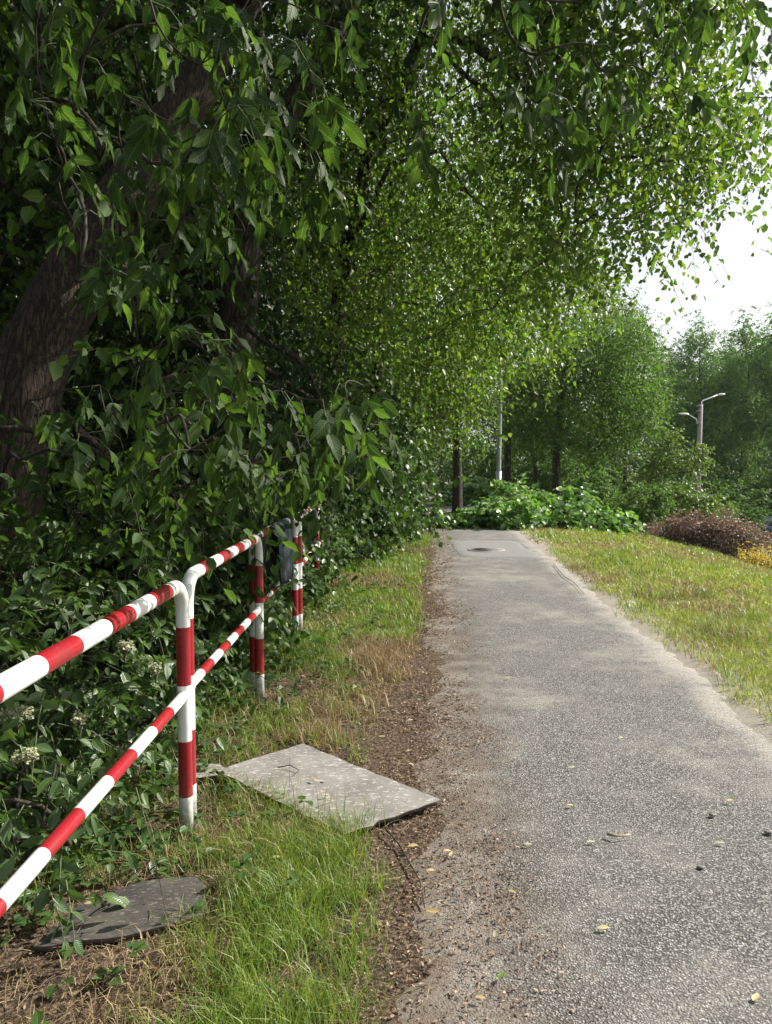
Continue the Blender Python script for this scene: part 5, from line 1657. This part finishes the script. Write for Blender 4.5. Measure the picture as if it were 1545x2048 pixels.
# twigs one can pick out
def stick(pts, r0, label, mat='twig'):
    mb = MB()
    tube(mb, np.array(pts), np.linspace(r0, r0 * 0.5, len(pts)), 6)
    tag(mb.build('twig', M[mat], None, True), label, 'twig', 'twigs lying about')
stick([G(770, 1655, 0.03), G(800, 1690, 0.02), G(840, 1760, 0.025), G(850, 1815, 0.02)], 0.004, 'thin bent twig in the litter just below the grey board')
stick([G(555, 1535, 0.045), G(580, 1530, 0.055), G(598, 1540, 0.05), G(588, 1550, 0.045)], 0.003, 'curled dark twig lying on the grey board')
stick([G(205, 1815, 0.04), G(232, 1800, 0.05), G(243, 1775, 0.045), G(240, 1760, 0.04)], 0.0025, 'thin twig lying across the dark board')
stick([G(1108, 1128, 0.035), G(1128, 1152, 0.036), G(1150, 1166, 0.036), G(1168, 1188, 0.035)], 0.005, 'long stick on the sandy right path edge, far end')
stick([G(1215, 1668, 0.04), G(1235, 1672, 0.045), G(1262, 1670, 0.04)], 0.006, 'reddish brown twig lying on the path', 'litter')

# fallen leaves and petals one can pick out
def fallen(px, py, size, ang, mat, label, z=0.036, tilt=0.35, wide=0.8):
    p = G(px, py, z)
    d_ = np.array([math.cos(R(ang)), math.sin(R(ang)), 0.12])
    L = Leaves()
    size *= 0.75
    L.add(p, d_, [0.2 * math.sin(px), -tilt * 0.5, 1], size)
    pp, B, s = L.get()
    mb = MB()
    put_leaves(mb, pp - B[:, :, 1] * size * 0.5, B, s, ['mid%d' % (px % 3)], 0, wide)
    o = mb.build('fallen_leaf', M[mat], None, True, True)
    tag(o, label, 'leaf', 'fallen leaves on path and verge')
for a in [(866, 1822, 0.070, -25, 'petal', 'largest pale curled leaf on the sandy left path edge'), (903, 1706, 0.055, 70, 'petal', 'pale leaf pair left of the path below the grey board'), (895, 1700, 0.045, 10, 'petal', 'white leaf touching the pale leaf below the grey board'),
          (862, 1739, 0.045, 5, 'petal', 'yellow leaf in the litter below the pale leaf pair'), (827, 1691, 0.06, 0, 'petal', 'long greenish leaf in the litter under the board corner'), (990, 1866, 0.05, 80, 'flower', 'white upright petal on the sandy path edge'),
          (962, 1994, 0.045, -30, 'petal', 'small pale leaf near the bottom of the path'), (1024, 1781, 0.04, -35, 'petal', 'greenish leaf scrap on the edge of the asphalt'), (1056, 1687, 0.05, 2, 'flower', 'flat pale leaf on the asphalt right of the brown stain'),
          (1182, 1682, 0.05, 8, 'flower', 'white scrap beside the reddish twig on the path'), (1208, 1855, 0.06, -5, 'petal', 'tan leaf lying across the middle of the asphalt'), (1512, 1992, 0.06, 45, 'petal', 'yellow leaf in the bottom right corner of the path'),
          (1004, 1950, 0.05, 50, 'cut', 'small green leaf on the sandy path edge at the bottom'), (1145, 1534, 0.055, 6, 'flower', 'white petal on the asphalt level with the grey board'), (1141, 1609, 0.045, 4, 'petal', 'straw coloured leaf on the asphalt right of the board'),
          (958, 1482, 0.04, 60, 'petal', 'yellowish leaf on the asphalt above the board'), (821, 1440, 0.05, 4, 'petal', 'bright yellow leaf in the litter above the board'), (765, 1472, 0.05, 10, 'petal', 'golden leaf at the grass edge above the board'),
          (818, 1501, 0.04, 20, 'flower', 'white petal in the litter right above the board'), (823, 1527, 0.04, -40, 'petal', 'pale green pod in the litter right above the board corner'), (1243, 1474, 0.04, 5, 'petal', 'small yellow leaf on the middle of the path, farther up'),
          (1460, 1600, 0.05, 0, 'petal', 'pale leaf on the sandy right side of the path'), (1440, 1684, 0.06, -8, 'flower', 'flat white leaf near the right frame edge on the path'), (1017, 1354, 0.07, 10, 'flower', 'white leaf scrap on the path farther up')]:
    fallen(*a)
fallen(629, 1557, 0.045, 120, 'petal', 'curled tan leaf lying on the grey board', 0.058)
fallen(652, 1588, 0.045, 5, 'petal', 'thin yellow leaf lying on the grey board', 0.058)
fallen(180, 1805, 0.05, 10, 'petal', 'yellow leaf lying on the dark board', 0.05)
fallen(555, 1713, 0.06, 15, 'petal', 'yellow green leaf in the grass near the double post', 0.06)
fallen(840, 1398, 0.05, 40, 'flower', 'white leaf on the litter beside the path, above the yellow one', 0.036)

def pebble(px, py, s, label, seed):
    r = np.random.default_rng(seed)
    s *= 0.75
    p = G(px, py, 0.03)
    mb = MB()
    a = np.linspace(0, 2 * np.pi, 9, endpoint=False)
    prof = [(0.5, -0.3), (1.0, 0.0), (0.85, 0.35), (0.4, 0.55)]
    V = np.concatenate([np.stack([p[0] + s * q * np.cos(a) * 1.3, p[1] + s * q * np.sin(a), 0 * a + p[2] + s * z], -1) for q, z in prof]) + r.normal(size=(36, 3)) * s * 0.08
    i_, j_ = np.arange(3)[:, None] * 9, np.arange(9)[None]
    mb.add(V, np.stack([i_ + j_, i_ + (j_ + 1) % 9, i_ + 9 + (j_ + 1) % 9, i_ + 9 + j_], -1).reshape(-1, 4))
    mb.f.append(np.arange(9)[None] + 27); mb.m.append(np.zeros(1, np.int32)); mb.uv.append(np.zeros((9, 2)))
    tag(mb.build('pebble', M['iron'], None, True), label, 'pebble', 'pebbles on the path')
pebble(1425, 1630, 0.018, 'dark pebble on the right part of the path, upper one', 1)
pebble(1402, 1735, 0.016, 'dark pebble on the right part of the path, lower one', 2)
pebble(1538, 1665, 0.02, 'dark pebble at the right frame edge of the path', 3)

# ------------------------------------------------------------------ air: the far trees stand in a little haze
hz = MB()
box(hz, (-320, -80, -6), (420, 520, 24))
hm = bpy.data.materials.new('haze')
hm.use_nodes = True
hn = hm.node_tree.nodes
hn.remove(hn['Principled BSDF'])
pv_ = hn.new('ShaderNodeVolumePrincipled')
pv_.inputs['Color'].default_value = (0.86, 0.93, 1.0, 1)
pv_.inputs['Density'].default_value = 0.00015
pv_.inputs['Anisotropy'].default_value = 0.45
hm.node_tree.links.new(pv_.outputs[0], hn['Material Output'].inputs['Volume'])
tag(hz.build('haze', hm), 'thin summer haze in the air', kind='stuff')
